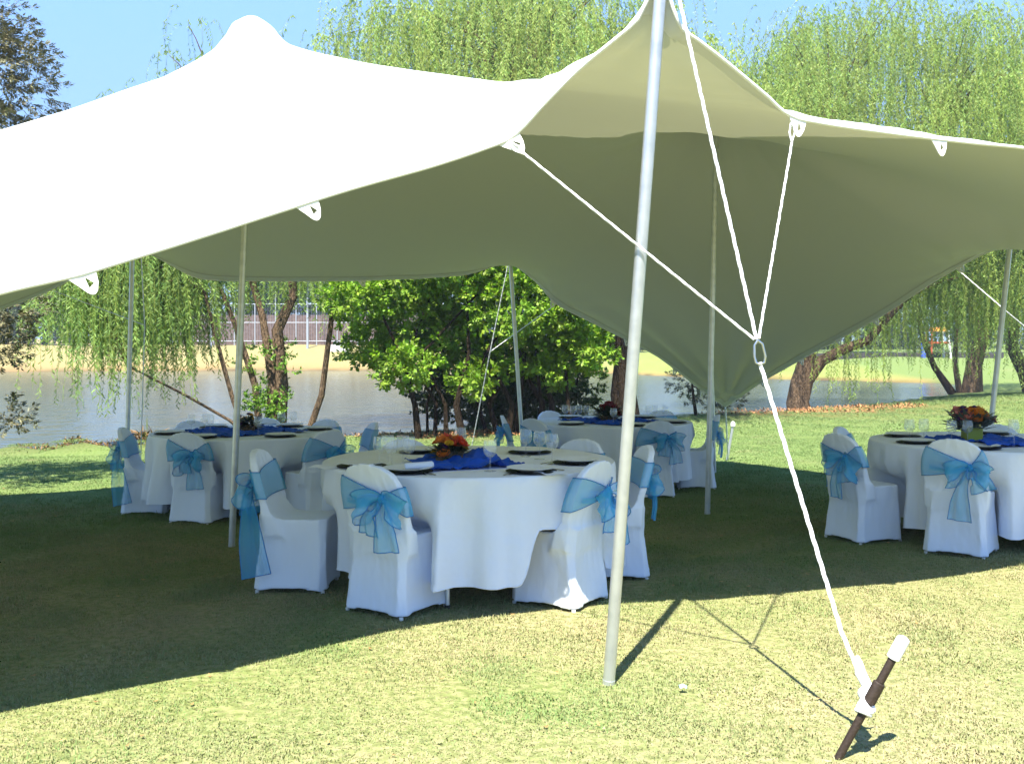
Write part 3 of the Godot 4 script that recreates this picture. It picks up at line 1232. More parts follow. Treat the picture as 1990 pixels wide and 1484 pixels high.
func chair(kind: int, x: float, z: float, fx: float, fz: float, label: String, group: String) -> void:
	# stands at x, z metres away and faces (fx, fz), counted the same way
	var o: Node3D = chair_kinds[kind].duplicate()
	o.name = numbered("banquet_chair")
	o.position = on_ground(x, z)
	o.rotation.y = atan2(fx, -fz)
	add_child(o, true)
	tag(o, label, "chair", group)


# ---------------------------------------------------------------- tables
const TOP := 0.757
const R := 0.915


func tablecloth_mesh(seed_: int, dents: Array, lifts: Array) -> ArrayMesh:
	# dents: angles where a seat pushes the skirt inwards; lifts: [angle, half width, hem height] where the skirt lies on a seat
	var f := FastNoiseLite.new()
	f.seed = seed_
	f.frequency = 0.9
	var b := MB.new()
	var rows := []
	var n := 260
	var levels := [0.0, 0.0, 0.004, 0.016, 0.04, 0.09, 0.15, 0.22, 0.29, 0.36, 0.43, 0.50, 0.56, 0.60]
	for j in levels.size() + 5:
		var row := []
		for i in n:
			var t := TAU * i / n
			var c := cos(t)
			var s := sin(t)
			if j < 6:
				# the top, slightly uneven
				var rr := (R - 0.006) * [0.02, 0.25, 0.5, 0.75, 0.93, 1.0][j] as float
				row.append(Vector3(c * rr, TOP + (0.0015 * f.get_noise_2d(c * rr * 4.0, s * rr * 4.0) if j < 5 else 0.0), s * rr))
				continue
			var drop: float = levels[j - 5]
			var full := 0.60 + 0.022 * f.get_noise_2d(c * 1.5 + 5.0, s * 1.5)
			for l in lifts:
				var dt := absf(wrapf(t - l[0], -PI, PI))
				full = lerpf(full, TOP - l[2], sm(l[1] * 1.35, l[1] * 0.75, dt))
			var y := drop * full / 0.60
			var k := y / 0.60
			var ph := t + 0.10 * f.get_noise_2d(c * 2.0, s * 2.0)
			var wave := sin(ph * 13.0 + seed_) * 0.55 + sin(ph * 21.0 + seed_ * 2.3 + 3.0 * f.get_noise_2d(c * 1.3, s * 1.3)) * 0.35 + f.get_noise_2d(c * 5.0, s * 5.0) * 0.5
			wave += 0.5 * (1.0 - 2.0 * absf(sin(ph * 8.0 + seed_ * 1.1 + 2.0 * f.get_noise_2d(c * 1.1 + 9.0, s * 1.1))))
			var rad := R + 0.004 + (0.066 * wave + 0.034) * pow(clampf(k * 1.15, 0.0, 1.0), 0.8) - 0.010 * sin(k * PI)
			for a in dents:
				var dt := absf(wrapf(t - a, -PI, PI))
				var hold := sm(0.34, 0.18, dt) * sm(0.18, 0.34, y)
				rad = lerpf(rad, 0.66 + 0.02 * wave, hold)
			if lifts.size():
				for l in lifts:
					var dt := absf(wrapf(t - l[0], -PI, PI))
					rad += 0.10 * sm(l[1] * 1.2, 0.0, dt) * k * k
			if drop < 0.02:
				rad = R - 0.006 + minf(0.010, sqrt(drop) * 0.09)
			row.append(Vector3(c * rad, TOP - y, s * rad))
		rows.append(row)
	b.grid(rows, true)
	# turned-up hem
	var hem := []
	for k in n + 1:
		hem.append(rows[-1][k % n])
	b.tube(hem, [0.0035], 5, false)
	return b.commit()


func table(x: float, z: float, tlabel: String, clabel: String, seed_: int, dents: Array, lifts: Array) -> Vector3:
	var at := on_ground(x, z)
	var o := thing("round_table", tlabel, "table", at, 0.0, "round folding tables")
	var tb := MB.new()
	tb.lathe([Vector2(0, 0.722), Vector2(R - 0.03, 0.722), Vector2(R - 0.012, 0.727), Vector2(R - 0.012, 0.748), Vector2(R - 0.02, 0.752), Vector2(0, 0.752)], 64)
	part("tabletop", tb.commit(), M.white_plastic, o)
	for k in 4:
		var a := 0.12 + TAU * k / 4.0
		var out := Vector3(cos(a), 0, sin(a))
		var lb := MB.new()
		lb.tube([out * 0.42 + Vector3(0, 0.722, 0), out * 0.50 + Vector3(0, 0.42, 0), out * 0.60 + Vector3(0, 0.33, 0), out * 0.72 + Vector3(0, 0.22, 0), out * 0.755 + Vector3(0, 0.16, 0), out * 0.76 + Vector3(0, 0.0, 0)], [0.0135], 12)
		var leg := part("leg", lb.commit(), M.galvanised_steel, o)
		var fb := MB.new()
		fb.tube([out * 0.76 + Vector3(0, -0.004, 0), out * 0.76 + Vector3(0, 0.03, 0)], [0.0165], 12)
		part("foot_cap", fb.commit(), M.dark_rubber, leg)
	solo("tablecloth", tablecloth_mesh(seed_, dents, lifts), M.table_linen, clabel, "tablecloth", at, 0.0, "white round tablecloths")
	return at


var meshes := {}


func small_meshes() -> void:
	var b := MB.new()
	b.lathe([Vector2(0, 0.003), Vector2(0.07, 0.002), Vector2(0.078, 0.004), Vector2(0.09, 0.010), Vector2(0.139, 0.020), Vector2(0.142, 0.022), Vector2(0.138, 0.023), Vector2(0.09, 0.014), Vector2(0.08, 0.008), Vector2(0, 0.007)], 40)
	meshes.plate = b.commit()
	b = MB.new()
	b.lathe([Vector2(0, 0.001), Vector2(0.10, 0.001), Vector2(0.112, 0.003), Vector2(0.145, 0.007), Vector2(0.147, 0.009), Vector2(0.144, 0.010), Vector2(0.112, 0.006), Vector2(0, 0.005)], 40)
	meshes.charger = b.commit()
	b = MB.new()
	b.lathe([Vector2(0.0, 0.001), Vector2(0.034, 0.001), Vector2(0.0345, 0.003), Vector2(0.02, 0.006), Vector2(0.006, 0.011), Vector2(0.0042, 0.02), Vector2(0.004, 0.07), Vector2(0.006, 0.078), Vector2(0.02, 0.085), Vector2(0.033, 0.098), Vector2(0.0395, 0.118), Vector2(0.040, 0.138), Vector2(0.0365, 0.165), Vector2(0.0345, 0.178), Vector2(0.0335, 0.179), Vector2(0.033, 0.177), Vector2(0.035, 0.163), Vector2(0.0385, 0.138), Vector2(0.038, 0.118), Vector2(0.0315, 0.10), Vector2(0.018, 0.087), Vector2(0.0, 0.083)], 24)
	meshes.wine_glass = b.commit()
	b = MB.new()
	# knife
	b.grid([[Vector3(-0.006, 0.003, 0), Vector3(-0.007, 0.004, 0.05), Vector3(-0.005, 0.004, 0.10), Vector3(-0.009, 0.003, 0.11), Vector3(-0.010, 0.003, 0.17), Vector3(-0.004, 0.002, 0.215)], [Vector3(0.0, 0.007, 0), Vector3(0.0, 0.008, 0.05), Vector3(0.0, 0.007, 0.10), Vector3(0.0, 0.004, 0.11), Vector3(0.0, 0.004, 0.17), Vector3(0.0, 0.003, 0.216)], [Vector3(0.006, 0.003, 0), Vector3(0.007, 0.004, 0.05), Vector3(0.005, 0.004, 0.10), Vector3(0.006, 0.003, 0.11), Vector3(0.006, 0.003, 0.17), Vector3(0.004, 0.002, 0.214)]])
	meshes.knife = b.commit()
	b = MB.new()
	b.grid([[Vector3(-0.006, 0.002, 0), Vector3(-0.004, 0.004, 0.07), Vector3(-0.003, 0.006, 0.12), Vector3(-0.011, 0.004, 0.145), Vector3(-0.011, 0.003, 0.155)], [Vector3(0.0, 0.006, 0), Vector3(0.0, 0.007, 0.07), Vector3(0.0, 0.008, 0.12), Vector3(0.0, 0.002, 0.145), Vector3(0.0, 0.002, 0.155)], [Vector3(0.006, 0.002, 0), Vector3(0.004, 0.004, 0.07), Vector3(0.003, 0.006, 0.12), Vector3(0.011, 0.004, 0.145), Vector3(0.011, 0.003, 0.155)]])
	for k in 4:
		var x := -0.0095 + 0.0063 * k
		b.tube([Vector3(x, 0.003, 0.153), Vector3(x, 0.004, 0.175), Vector3(x * 0.95, 0.008, 0.197)], [0.0018, 0.0017, 0.0009], 5)
	meshes.fork = b.commit()
	# rolled napkin
	b = MB.new()
	b.tube([Vector3(-0.085, 0.018, 0), Vector3(-0.08, 0.019, 0.0), Vector3(0, 0.02, 0.004), Vector3(0.075, 0.021, 0.0), Vector3(0.085, 0.022, 0)], [0.010, 0.018, 0.019, 0.021, 0.013], 12)
	meshes.napkin_roll = b.commit()
	b = MB.new()
	var rows := []
	for j in 12:
		var row := []
		for i in 12:
			var u := i / 11.0 - 0.5
			var v := j / 11.0 - 0.5
			row.append(Vector3(u * 0.17 + 0.02 * v, 0.004 + 0.010 * (0.5 + 0.5 * sin(u * 9.0 + v * 4.0)) * (1.0 - absf(v)), v * 0.14))
		rows.append(row)
	b.grid(rows)
	meshes.napkin_folded = b.commit()


func blue_cloth(seed_: int, size: float, peak: Vector2, high: float) -> ArrayMesh:
	var f := FastNoiseLite.new()
	f.seed = seed_
	f.frequency = 3.2
	f.fractal_octaves = 3
	var b := MB.new()
	var rows := []
	var n := 56
	for j in n + 1:
		var row := []
		for i in n + 1:
			var u := (i / float(n) - 0.5) * size
			var v := (j / float(n) - 0.5) * size
			var x := u + 0.02 * f.get_noise_2d(v + 7.0, u)
			var z := v + 0.02 * f.get_noise_2d(v, u + 3.0)
			var y := 0.006 + 0.026 * absf(f.get_noise_2d(u * 1.6, v * 1.6 + 9.0)) + 0.020 * pow(maxf(0.0, 1.0 - absf(f.get_noise_2d(u + 4.0, v) * 4.0)), 2.0)
			var d := Vector2(u, v).distance_to(peak)
			y += high * pow(maxf(0.0, 1.0 - d / 0.16), 1.2) + high * 0.35 * exp(-pow((u - v * 0.4) / 0.05, 2.0))
			row.append(Vector3(x, y, z))
		rows.append(row)
	b.grid(rows)
	return b.commit()


func bloom(r: RandomNumberGenerator, size: float, frilly: bool) -> ArrayMesh:
	var b := MB.new()
	var rings := 4
	for k in rings:
		var n := 4 + k * 2
		var rk := size * (0.16 + 0.24 * k)
		var hk := size * (1.05 - 0.20 * k)
		for i in n:
			var t := TAU * (i + 0.5 * (k % 2)) / n + r.randf_range(-0.15, 0.15)
			var out := Vector3(cos(t), 0, sin(t))
			var side := Vector3(-sin(t), 0, cos(t))
			var wd := (rk * 0.85 + size * 0.06) * (0.55 if frilly else 1.0)
			var lip := rk * (1.18 if k == rings - 1 else 0.92)
			var up := Vector3.UP * hk * r.randf_range(0.88, 1.1)
			b.grid([[out * rk * 0.15 - side * wd * 0.3, out * rk * 0.15 + side * wd * 0.3], [out * rk * 0.95 + up * 0.45 - side * wd * 0.9, out * rk * 0.95 + up * 0.45 + side * wd * 0.9], [out * lip + up * 0.9 - side * wd * 0.75, out * lip + up * 0.9 + side * wd * 0.75], [out * (lip + size * 0.05) + up - side * wd * 0.25, out * (lip + size * 0.05) + up + side * wd * 0.25]])
	return b.commit()


func posy(label: String, at: Vector3, pot: ArrayMesh, pot_mat: Material, high: float, wide: float, tall: float, blooms: Array, leaf_mat: Material, long_leaf: float, seed_: int) -> void:
	# a pot of flowers: every bloom its own part, the greenery one part
	var r := RandomNumberGenerator.new()
	r.seed = seed_
	var o := thing("flower_arrangement", label, "flowers", at)
	part("pot", pot, pot_mat, o)
	var g := MB.new()
	for i in 130:
		var a := r.randf() * TAU
		var up := r.randf_range(-0.25, 0.9)
		var d := Vector3(cos(a), up, sin(a)).normalized()
		var from := Vector3(d.x * wide * 0.7 * r.randf(), high - 0.03 + tall * 0.85 * r.randf(), d.z * wide * 0.7 * r.randf())
		var side := d.cross(Vector3.UP if absf(d.y) < 0.9 else Vector3.RIGHT).normalized()
		g.leaf(from, d, side, long_leaf * r.randf_range(0.7, 1.15), long_leaf * 0.36)
	part("greenery", g.commit(), leaf_mat, o)
	var n := 0
	var most := 0.0
	for k in blooms:
		most += k[1]
	var order := []
	for k in blooms:
		for i in int(k[1]):
			order.append(k)
	for i in order.size():
		var o2 := r.randi_range(i, order.size() - 1)
		var keep = order[i]
		order[i] = order[o2]
		order[o2] = keep
	for k in order:
		for i in 1:
			var t := (n + 0.5) / most
			var a := n * 2.39996 + r.randf_range(-0.3, 0.3)
			var rad := sqrt(t) * wide * r.randf_range(0.75, 1.0)
			var y := high + tall * (1.0 - 0.85 * t * t) + r.randf_range(-0.025, 0.02)
			var f := part("bloom", bloom(r, k[2] * r.randf_range(0.7, 1.05), k[3]), M[k[0]], o, Vector3(cos(a) * rad, y, sin(a) * rad))
			var out := Vector3(cos(a) * rad * 5.0, 0.8, sin(a) * rad * 5.0).normalized()
			f.quaternion = Quaternion(Vector3.UP, out)
			n += 1


func setting_at(c: Vector3, a: float, rad: float, label: String, with_plate := true) -> void:
	# a dinner plate on a black charger
	var p := c + Vector3(cos(a) * rad, TOP + 0.002, sin(a) * rad)
	solo("charger_plate", meshes.charger, M.black_charger, "black charger under the plate " + label, "charger plate", p, 0.0, "black charger plates")
	if with_plate:
		solo("dinner_plate", meshes.plate, M.china, "dinner plate " + label, "plate", p + Vector3(0, 0.0075, 0), 0.0, "white dinner plates")


func glass_at(p: Vector3, label: String) -> void:
	solo("wine_glass", meshes.wine_glass, M.clear_glass, label, "wine glass", p + Vector3(0, 0.002, 0), 0.0, "stemmed glasses on the tables")


func furniture() -> void:
	chair_prototypes()
	small_meshes()
	# chairs: kind of bow, place, way it faces
	var g := "white covered chairs with blue sashes"
	chair(0, -0.625, 5.76, 0.55, 0.84, "white covered chair at the nearest table, back to us, bow over its seat corner", g)
	chair(4, 0.255, 5.97, -0.84, 0.54, "white covered chair with wide pale blue band, just behind the nearest steel pole", g)
	chair(3, -1.27, 6.25, 0.985, -0.05, "white covered chair in profile with a long blue sash tail trailing to the grass", g)
	chair(1, 0.60, 6.62, -1.0, -0.12, "white covered chair half hidden by the nearest pole, its blue tail sticking out beyond", g)
	chair(2, -0.68, 7.28, 0.42, -0.9, "white covered chair behind the glass cluster of the nearest table, only its top showing", g)
	chair(5, 0.34, 7.22, -0.62, -0.78, "white covered chair with rounded top showing behind the three glasses of the nearest table", g)
	chair(3, -3.52, 10.05, 0.98, 0.1, "shaded covered chair in profile against the thin edge pole by the lake", g)
	chair(7, -2.83, 9.42, 0.28, 0.96, "shaded covered chair, back to us, between the two poles at the lakeside table", g)
	chair(6, -1.86, 9.52, -0.72, 0.69, "shaded covered chair with a dark teal bow between lakeside table and nearest table", g)
	chair(8, -1.70, 10.65, -0.9, -0.35, "shaded covered chair with fan-shaped sash at the lakeside table, lawn behind it", g)
	chair(0, -2.16, 11.08, -0.45, -0.9, "covered chair across the lakeside table, sashed top beside the fan-shaped sash", g)
	chair(4, -3.30, 10.92, 0.65, -0.76, "covered chair across the lakeside table, rounded top against the water behind glasses", g)
	chair(2, -2.72, 11.2, 0.1, -1.0, "covered chair across the lakeside table, nearly hidden beside the pole under the peak", g)
	chair(5, 0.17, 11.85, 1.0, 0.05, "covered chair in profile next to the edge pole by the bright bush", g)
	chair(4, 0.42, 11.3, 0.72, 0.69, "covered chair with slanting teal sash at the far middle table, beside the bush pole", g)
	chair(0, 1.47, 11.08, -0.28, 0.96, "covered chair, back to us, at the far middle table with bow hanging down", g)
	chair(8, 2.06, 11.72, -1.0, 0.1, "covered chair in profile half behind the inner pole at the far middle table", g)
	chair(3, 0.62, 12.68, 0.55, -0.83, "covered chair across the far middle table, pale top behind the crowded glasses", g)
	chair(2, 1.74, 12.68, -0.55, -0.83, "covered chair across the far middle table, top showing by the dark tree trunk", g)
	chair(1, 2.74, 7.97, 0.90, 0.40, "covered chair with wide blue bow at the outer end of the yellow vase table", g)
	chair(6, 3.22, 7.36, 0.58, 0.80, "covered chair, back to us, with big side bow at the yellow vase table", g)
	chair(7, 3.04, 8.68, 0.80, -0.56, "covered chair across the yellow vase table, white top and blue corner before the lawn", g)
	chair(5, 4.22, 8.98, -0.45, -0.89, "covered chair across the table, close behind the yellow vase flowers", g)

	# angles on the table: x to the side, +z towards the camera
	var dn := []
	for q in [Vector2(-0.655, 5.75), Vector2(-1.27, 6.25), Vector2(0.60, 6.62), Vector2(-0.68, 7.28), Vector2(0.34, 7.22)]:
		dn.append(atan2(-(q.y - 6.50), q.x + 0.27))
	var n := table(-0.27, 6.50, "round folding table nearest us, one bent steel leg showing", "white tablecloth of the nearest table, lifted over a chair seat on one side", 4, dn, [[atan2(0.57, 0.50), 0.30, 0.455]])
	var dl := []
	for q in [Vector2(-3.52, 10.05), Vector2(-2.83, 9.42), Vector2(-1.86, 9.52), Vector2(-1.70, 10.65)]:
		dl.append(atan2(-(q.y - 10.15), q.x + 2.62))
	var l := table(-2.62, 10.15, "round table in deep shade beside the lake", "greyish shaded tablecloth of the table beside the lake", 9, dl, [])
	var dc := []
	for q in [Vector2(0.17, 11.85), Vector2(0.42, 11.3), Vector2(1.47, 11.08), Vector2(2.06, 11.72)]:
		dc.append(atan2(-(q.y - 11.85), q.x - 1.15))
	var c := table(1.15, 11.85, "round table with dark red flowers, far back under the tent", "white tablecloth of the far table with dark red flowers", 14, dc, [])
	var dr := []
	for q in [Vector2(2.74, 7.97), Vector2(3.22, 7.36), Vector2(3.04, 8.68), Vector2(4.22, 8.98)]:
		dr.append(atan2(-(q.y - 8.12), q.x - 3.79))
	var r := table(3.79, 8.12, "round table with the yellow vase, cut off by the picture's edge", "white tablecloth under the yellow vase, deep folds at its side", 20, dr, [])

	# nearest table
	var place := func(t: Vector3, x: float, z: float) -> Vector3: return Vector3(x, t.y + TOP, -z)
	setting_at(n, atan2(0.40, -0.62), 0.74, "at the nearest table's end by the trailing sash")
	setting_at(n, atan2(0.68, -0.33), 0.74, "at the nearest table before the chair showing its back")
	setting_at(n, atan2(0.66, 0.38), 0.76, "in front of the single wine glass")
	setting_at(n, atan2(0.22, 0.66), 0.70, "beside the nearest pole on the nearest table")
	setting_at(n, atan2(-0.36, 0.36), 0.55, "behind the three wine glasses")
	setting_at(n, atan2(-0.45, -0.36), 0.55, "behind the cluster of glasses")
	var cl := Vector3(-0.70, n.y + TOP, -6.12)
	var spots := [Vector2(-0.085, 0.015), Vector2(-0.01, 0.07), Vector2(0.09, 0.03), Vector2(0.045, -0.05), Vector2(-0.045, -0.06)]
	var words := ["outermost glass of the cluster beside the folded blue cloth", "front glass of the cluster beside the folded blue cloth", "glass of the cluster standing closest to the flowers", "rear glass of the cluster, towards the lawn", "rear glass of the cluster, above the empty plate"]
	for k in 5:
		glass_at(cl + Vector3(spots[k].x, 0, spots[k].y), words[k])
	glass_at(place.call(n, -0.125, 5.87), "single wine glass standing in front of the blue cloth")
	glass_at(place.call(n, 0.09, 6.66), "wine glass farthest back of the three near the chair top")
	glass_at(place.call(n, 0.175, 6.50), "middle wine glass of the three near the chair top")
	glass_at(place.call(n, 0.245, 6.30), "wine glass of the three that stands closest to the nearest pole")
	glass_at(place.call(n, -0.34, 6.78), "wine glass half hidden behind the red and yellow flowers")
	solo("table_overlay", blue_cloth(3, 0.56, Vector2(0.17, -0.14), 0.075), M.royal_blue_cloth, "crumpled royal blue cloth on the nearest table under red flowers", "overlay cloth", place.call(n, -0.30, 6.22), 0.42, "royal blue overlay cloths")
	var pot := MB.new()
	pot.lathe([Vector2(0, 0.0), Vector2(0.082, 0.0), Vector2(0.086, 0.006), Vector2(0.084, 0.03), Vector2(0.088, 0.05), Vector2(0.09, 0.062), Vector2(0.082, 0.063), Vector2(0.078, 0.05), Vector2(0, 0.05)], 28)
	var basket := pot.commit()
	posy("low basket of red, orange and yellow flowers on the nearest table", place.call(n, -0.385, 6.34) + Vector3(0, 0.012, 0), basket, M.basket_wood, 0.055, 0.105, 0.065, [["red_bloom", 5, 0.042, true], ["orange_bloom", 5, 0.038, false], ["yellow_bloom", 7, 0.034, false], ["purple_bloom", 3, 0.025, false]], M.dark_leaf, 0.10, 5)
	solo("napkin", meshes.napkin_roll, M.table_linen, "rolled white napkin lying between plate and blue cloth", "napkin", place.call(n, -0.53, 5.86) + Vector3(0, 0.018, 0), 0.3)
	solo("napkin", meshes.napkin_folded, M.table_linen, "folded white napkin at the table's front edge near the pole", "napkin", place.call(n, 0.23, 5.74) + Vector3(0, 0.002, 0), 0.5)
	solo("napkin", meshes.napkin_folded, M.table_linen, "thin white napkin hanging off the table end by the trailing sash", "napkin", place.call(n, -1.10, 6.07) + Vector3(0, -0.002, 0), -0.6)
	var ci := 0
	for q in [[-0.47, 5.70, 0.5, "fork", "fork below the rolled napkin"], [-0.44, 5.705, 0.55, "knife", "knife below the rolled napkin"], [-0.05, 5.68, -0.5, "fork", "fork between the single glass and the folded napkin"], [-0.02, 5.70, -0.45, "knife", "knife between the single glass and the folded napkin"], [0.30, 5.90, 0.9, "knife", "knife beside the plate by the nearest pole"], [0.17, 6.22, -0.7, "fork", "fork in front of the three wine glasses"], [0.20, 6.16, -0.7, "knife", "knife in front of the three wine glasses"], [-0.42, 5.69, 0.62, "fork", "second fork below the rolled napkin"]]:
		solo(q[3], meshes[q[3]], M.cutlery, q[4], "cutlery", place.call(n, q[0], q[1]) + Vector3(0, 0.001, 0), q[2] + PI)

	# lakeside table
	setting_at(l, atan2(0.30, -0.75), 0.72, "at the lakeside table's end by the thin pole")
	setting_at(l, atan2(0.70, -0.25), 0.72, "at the lakeside table before the chair with back to us")
	setting_at(l, atan2(0.58, 0.48), 0.72, "at the lakeside table near the dark teal bow")
	setting_at(l, atan2(-0.25, 0.72), 0.70, "at the lakeside table near the fan-shaped sash")
	setting_at(l, atan2(-0.66, 0.30), 0.70, "at the far side of the lakeside table")
	setting_at(l, atan2(-0.55, -0.50), 0.70, "at the lakeside table before the rounded chair top")
	var lp := [[-3.12, 10.0, "glass at the water end of the lakeside table, first of three"], [-3.02, 10.12, "glass at the water end of the lakeside table, second of three"], [-2.93, 9.98, "glass at the water end of the lakeside table, closest to its flowers"], [-2.32, 10.35, "glass on the lakeside table in front of the tree trunks"], [-2.22, 10.45, "glass on the lakeside table standing right of the trunk foot"], [-2.40, 9.72, "glass at the front of the lakeside table"]]
	for q in lp:
		glass_at(place.call(l, q[0], q[1]), q[2])
	solo("table_overlay", blue_cloth(8, 0.9, Vector2(0.3, 0.3), 0.03), M.royal_blue_cloth, "dark looking blue cloth on the shaded lakeside table", "overlay cloth", place.call(l, -2.62, 10.1), 0.75, "royal blue overlay cloths")
	posy("low grey-green flower arrangement on the shaded lakeside table", place.call(l, -2.60, 10.15) + Vector3(0, 0.012, 0), basket, M.basket_wood, 0.055, 0.13, 0.09, [["yellow_bloom", 3, 0.03, false], ["purple_bloom", 4, 0.03, false]], M.grey_leaf, 0.11, 15)

	# far middle table
	setting_at(c, atan2(0.52, -0.50), 0.72, "at the far middle table near the slanting sash")
	setting_at(c, atan2(0.70, 0.18), 0.72, "at the far middle table behind the nearest pole")
	setting_at(c, atan2(0.25, 0.66), 0.72, "at the far middle table's end near the inner pole")
	setting_at(c, atan2(-0.55, -0.45), 0.70, "at the far side of the middle table, bush end")
	setting_at(c, atan2(-0.55, 0.45), 0.70, "at the far side of the middle table, trunk end")
	var cp := [[0.62, 11.95, "first of the crowded glasses at the bush end"], [0.70, 11.82, "second of the crowded glasses at the bush end"], [0.78, 11.95, "third of the crowded glasses at the bush end"], [0.86, 11.84, "last of the crowded glasses at the bush end"], [1.12, 11.35, "glass standing in front of the dark red flowers"], [1.56, 11.75, "tall glass against the dark tree trunk"], [1.66, 11.9, "glass beside the one against the dark trunk"], [1.76, 11.8, "glass at the trunk end nearest the table edge"]]
	for q in cp:
		glass_at(place.call(c, q[0], q[1]), q[2])
	solo("table_overlay", blue_cloth(12, 0.85, Vector2(-0.2, 0.2), 0.04), M.royal_blue_cloth, "blue cloth on the far middle table under dark red flowers", "overlay cloth", place.call(c, 1.12, 11.75), 0.8, "royal blue overlay cloths")
	posy("spiky dark red flower arrangement on the far middle table", place.call(c, 1.10, 11.75) + Vector3(0, 0.012, 0), basket, M.basket_wood, 0.06, 0.14, 0.11, [["dark_red_bloom", 9, 0.055, true]], M.dark_leaf, 0.15, 25)

	# table with the yellow vase
	setting_at(r, atan2(0.20, -0.72), 0.70, "near the wide bow at the yellow vase table")
	setting_at(r, atan2(0.62, -0.38), 0.72, "in front of the chair with the big side bow")
	setting_at(r, atan2(-0.40, -0.58), 0.68, "across the yellow vase table before the blue-cornered chair")
	setting_at(r, atan2(-0.62, 0.30), 0.70, "behind the yellow vase")
	var rp := [[3.10, 8.02, "outermost glass on the yellow vase table"], [3.22, 8.04, "taller glass beside the outermost one on the yellow vase table"], [3.36, 7.86, "glass in front of the blue cloth, between bow and vase"], [3.50, 7.90, "glass standing closest to the yellow vase"], [3.72, 7.62, "glass at the picture's edge beyond the yellow vase"], [3.90, 8.0, "glass beyond the yellow vase, cut off by the picture's edge"]]
	for q in rp:
		glass_at(place.call(r, q[0], q[1]), q[2])
	solo("table_overlay", blue_cloth(18, 0.75, Vector2(-0.3, 0.26), 0.05), M.royal_blue_cloth, "bright blue crumpled cloth under the yellow vase", "overlay cloth", place.call(r, 3.72, 8.0), 0.35, "royal blue overlay cloths")
	var vase := MB.new()
	vase.box(Vector3(0, 0.055, 0), Vector3(0.125, 0.11, 0.125), Basis.IDENTITY, 0.010)
	posy("bouquet of orange and pink flowers in a square lime yellow vase", place.call(r, 3.60, 8.05) + Vector3(0, 0.010, 0), vase.commit(), M.lime_pot, 0.12, 0.16, 0.12, [["ochre_bloom", 2, 0.062, false], ["pink_bloom", 3, 0.045, false], ["orange_bloom", 4, 0.050, false], ["ochre_bloom", 3, 0.055, true], ["pink_bloom", 4, 0.040, false], ["orange_bloom", 3, 0.042, true], ["purple_bloom", 5, 0.026, false]], M.grey_leaf, 0.15, 35)


# ---------------------------------------------------------------- trees, far bank
func strand_mesh(seed_: int, long: float, leaf_long: float, gap: float) -> ArrayMesh:
	# one hanging willow twig of the given length with narrow leaves
	var r := RandomNumberGenerator.new()
	r.seed = seed_
	var b := MB.new()
	var pts := []
	var n := 9
	var ph := r.randf() * TAU
	for k in n:
		var t := k / float(n - 1)
		# springs out and up a little, then hangs
		var reach := (0.22 + 0.10 * long) * sm(0.0, 0.55, t)
		var y0 := 0.16 * sin(PI * clampf(t / 0.42, 0.0, 1.0)) - long * pow(t, 1.35)
		pts.append(Vector3(reach + 0.05 * long * sin(ph + t * 3.2) * t, y0, 0.06 * long * cos(ph * 1.7 + t * 2.6) * t))
	b.tint = Color(1.0, 0.85, 0.55)
	b.tube(pts, [0.006, 0.004, 0.003], 3, false)
	var y := 0.03
	var side := 1.0
	while y < long:
		var t := y / long * (n - 1)
		var k := mini(int(t), n - 2)
		var at: Vector3 = (pts[k] as Vector3).lerp(pts[k + 1], t - k)
		var a := r.randf() * TAU
		var out := Vector3(cos(a), 0, sin(a))
		var d := (out * r.randf_range(0.35, 1.0) + Vector3.DOWN * r.randf_range(0.4, 1.1)).normalized()
		var tone := r.randf_range(0.75, 1.2)
		b.tint = Color(tone * r.randf_range(0.9, 1.15), tone, tone * 0.9)
		b.leaf(at, d, d.cross(out.rotated(Vector3.UP, r.randf_range(0.8, 2.2))).normalized(), leaf_long * r.randf_range(0.7, 1.2), leaf_long * 0.24)
		side = -side
		y += gap * r.randf_range(0.6, 1.4)
	return b.commit()


func sprig_mesh(seed_: int, n: int, reach: float, leaf_long: float, plump: float) -> ArrayMesh:
	# a twig end with broad leaves all round
	var r := RandomNumberGenerator.new()
	r.seed = seed_
	var b := MB.new()
	b.tint = Color(0.6, 0.45, 0.3)
	b.tube([Vector3.ZERO, Vector3(0.05, 0.0, 0.9) * reach], [reach * 0.02, reach * 0.008], 3, false)
	for i in n:
		var t := r.randf_range(0.1, 1.0)
		var a := r.randf() * TAU
		var out := Vector3(cos(a), sin(a) * 0.7, 0.0)
		var at := Vector3(0.05 * t, 0, 0.9 * t) * reach + out * reach * 0.12 * r.randf()
		var d := (out + Vector3(0, -0.15, r.randf_range(0.1, 0.9))).normalized()
		var ac := d.cross(Vector3(r.randf_range(-0.5, 0.5), 1, r.randf_range(-0.5, 0.5))).normalized()
		var tone := r.randf_range(0.75, 1.25)
		b.tint = Color(tone * r.randf_range(0.85, 1.15), tone, tone * 0.85)
		b.leaf(at, d, ac, leaf_long * r.randf_range(0.7, 1.2), leaf_long * plump, 0.2)
	return b.commit()


func bent(from: Vector3, to: Vector3, bow: Vector3, n := 6) -> Array:
	var pts := []
	for k in n + 1:
		var t := k / float(n)
		pts.append(from.lerp(to, t) + bow * (4.0 * t * (1.0 - t)))
	return pts


func limb_mesh(pts: Array, r0: float, r1: float, sides := 9, knobs := 0.0) -> ArrayMesh:
	var b := MB.new()
	var radii := []
	for k in pts.size():
		var t := k / float(pts.size() - 1)
		radii.append(lerpf(r0, r1, pow(t, 0.8)) * (1.0 + knobs * sin(k * 2.7 + r0 * 50.0)))
	b.tube(pts, radii, sides)
	return b.commit()


var strands := []
var sprigs := []


